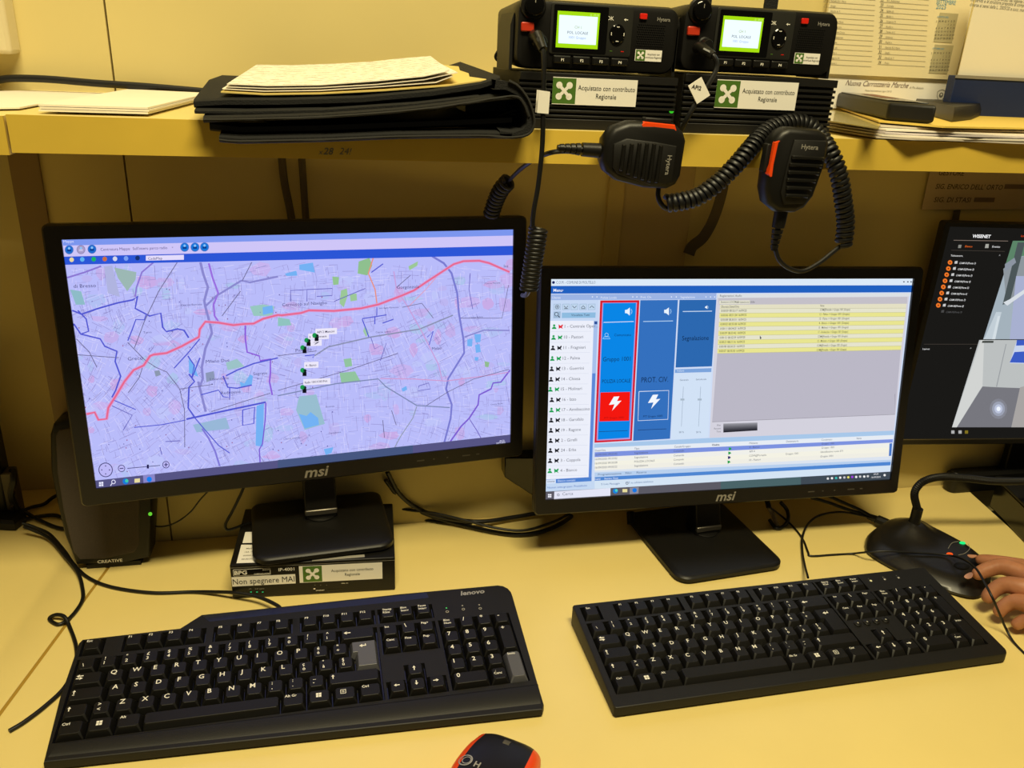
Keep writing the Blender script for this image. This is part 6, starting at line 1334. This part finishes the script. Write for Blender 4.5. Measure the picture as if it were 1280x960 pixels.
# ================================================================ HAND
SK = bpy.data.materials.new('skin'); SK.use_nodes = True; nt = SK.node_tree; bs_ = nt.nodes['Principled BSDF']
bs_.inputs['Base Color'].default_value = rgb('B87850'); bs_.inputs['Roughness'].default_value = .5; bs_.inputs['Subsurface Weight'].default_value = .08; bs_.inputs['Subsurface Radius'].default_value = (.01, .004, .002)
tc = nt.nodes.new('ShaderNodeTexCoord'); n1 = nt.nodes.new('ShaderNodeTexNoise'); n1.inputs['Scale'].default_value = 60; n1.inputs['Detail'].default_value = 6
r1 = nt.nodes.new('ShaderNodeValToRGB'); r1.color_ramp.elements[0].color = rgb('98603C'); r1.color_ramp.elements[1].color = rgb('C48660')
nt.links.new(tc.outputs['Object'], n1.inputs['Vector']); nt.links.new(n1.outputs['Fac'], r1.inputs['Fac']); nt.links.new(r1.outputs['Color'], bs_.inputs['Base Color'])
bu = nt.nodes.new('ShaderNodeBump'); bu.inputs['Strength'].default_value = .25; bu.inputs['Distance'].default_value = .001; n2 = nt.nodes.new('ShaderNodeTexNoise'); n2.inputs['Scale'].default_value = 260; nt.links.new(tc.outputs['Object'], n2.inputs['Vector']); nt.links.new(n2.outputs['Fac'], bu.inputs['Height']); nt.links.new(bu.outputs['Normal'], bs_.inputs['Normal'])
def hp(x, y, z): return AZ(x, y, z)
# joints: (point, radius). wrist off frame to the right
W0 = hp(1385, 775, .045)
J = {'elbow': (W0+Vector((.20, -.10, .02)), .038), 'forearm': (W0+Vector((.08, -.04, .005)), .030), 'wrist': (W0, .0235),
     'palm': (hp(1330, 752, .042), .029), 'palm2': (hp(1302, 740, .040), .026)}
chains = {'thumb': [(hp(1290, 712, .040), .0125), (hp(1252, 703, .036), .0090), (hp(1232, 700, .031), .0078), (hp(1218, 699, .027), .0062)],
          'index': [(hp(1284, 716, .052), .0128), (hp(1250, 707, .048), .0108), (hp(1228, 714, .038), .0092), (hp(1215, 722, .029), .0074)],
          'middle': [(hp(1290, 738, .048), .0128), (hp(1254, 729, .042), .0108), (hp(1237, 741, .029), .0092), (hp(1231, 754, .018), .0076)],
          'ring': [(hp(1300, 760, .042), .0120), (hp(1266, 750, .034), .0100), (hp(1250, 761, .021), .0086), (hp(1246, 771, .011), .0070)],
          'little': [(hp(1316, 778, .034), .0105), (hp(1288, 772, .025), .0085), (hp(1272, 779, .015), .0072), (hp(1266, 785, .009), .0060)]}
V = []; Ed = []; Rr = []
def addv(p, r_): V.append(p); Rr.append(r_); return len(V)-1
ie = addv(*J['elbow']); i_f = addv(*J['forearm']); iw = addv(*J['wrist']); ip = addv(*J['palm']); ip2 = addv(*J['palm2']); Ed += [(ie, i_f), (i_f, iw), (iw, ip), (ip, ip2)]
for nm_, ch in chains.items():
    prev = ip if nm_ in ('little',) else ip2
    if nm_ == 'thumb': prev = ip
    if nm_ == 'thumb': ch = [(hp(1312, 722, .036), .0150)]+ch
    for p, r_ in ch:
        i = addv(p, r_); Ed.append((prev, i)); prev = i
org = Vector((W0.x, W0.y, 0)); me = bpy.data.meshes.new('person'); me.from_pydata([tuple(p-org) for p in V], Ed, []); me.materials.append(SK)
ho = bpy.data.objects.new('person', me); bpy.context.scene.collection.objects.link(ho); ho.location = org
bpy.context.view_layer.update()
me.skin_vertices or None
sk = ho.modifiers.new('skin', 'SKIN'); 
if not me.skin_vertices:
    bpy.context.view_layer.objects.active = ho
    import bmesh
    bm = bmesh.new(); bm.from_mesh(me); bm.verts.layers.skin.verify(); bm.to_mesh(me); bm.free()
for i, r_ in enumerate(Rr): me.skin_vertices[0].data[i].radius = (r_, r_); me.skin_vertices[0].data[i].use_root = (i == iw)
sk.use_smooth_shade = True; sk.branch_smoothing = .6
sb = ho.modifiers.new('sub', 'SUBSURF'); sb.levels = 2; sb.render_levels = 2
bpy.context.view_layer.update(); dg = bpy.context.evaluated_depsgraph_get(); ev = bpy.data.meshes.new_from_object(ho.evaluated_get(dg)); ho.modifiers.clear(); ho.data = ev; ev.name = 'person'
for p in ev.polygons: p.use_smooth = True
if not ev.materials: ev.materials.append(SK)
ROOTM[ho.name] = Matrix.Translation(org)
tag(ho, 'person reaching in from the right, bare hand with fingers resting on the microphone base', 'person')
# nails
for nm_ in ('thumb', 'index'):
    ch = chains[nm_]; a, b_ = ch[-2][0], ch[-1][0]; d_ = (b_-a).normalized(); upv = (Vector((0, 0, 1))-d_*d_.z).normalized(); s_ = d_.cross(upv)
    c = b_+d_*.002+upv*(ch[-1][1]*.84); mb = MB(); q = [c+d_*(.0052*math.cos(t))+s_*(.0042*math.sin(t))-upv*(.0012*math.sin(t)**2) for t in [k*PI/8 for k in range(16)]]; mb.loft([[p-upv*.0006 for p in q], q], mat('finger_nail', 'C89070', .3)); mb.build('fingernail', ho)
# jacket cuff (dark, off frame)
bpy.data.objects.remove(_to); 

_plural = {'computer_monitor': 'monitors on the desk', 'keyboard': 'keyboards on the desk', 'two_way_radio': 'radios on the shelf', 'power_supply': 'power units under the radios',
           'handheld_microphone': 'handheld microphones hanging at the shelf edge', 'monitor_cable': 'cables sagging between the monitor stands', 'speaker_cable': 'cables at the loudspeaker',
           'power_wire': 'wires at the left radio', 'strap': 'straps behind the right radio', 'hanging_cable': 'brown cables on the wall under the shelf', 'microphone_cable': 'cables into the microphone plug'}
for o in list(bpy.context.scene.objects):
    if o.parent is None and 'label' in o and 'group' not in o and o.name.split('.')[0] in _plural: o['group'] = _plural[o.name.split('.')[0]]
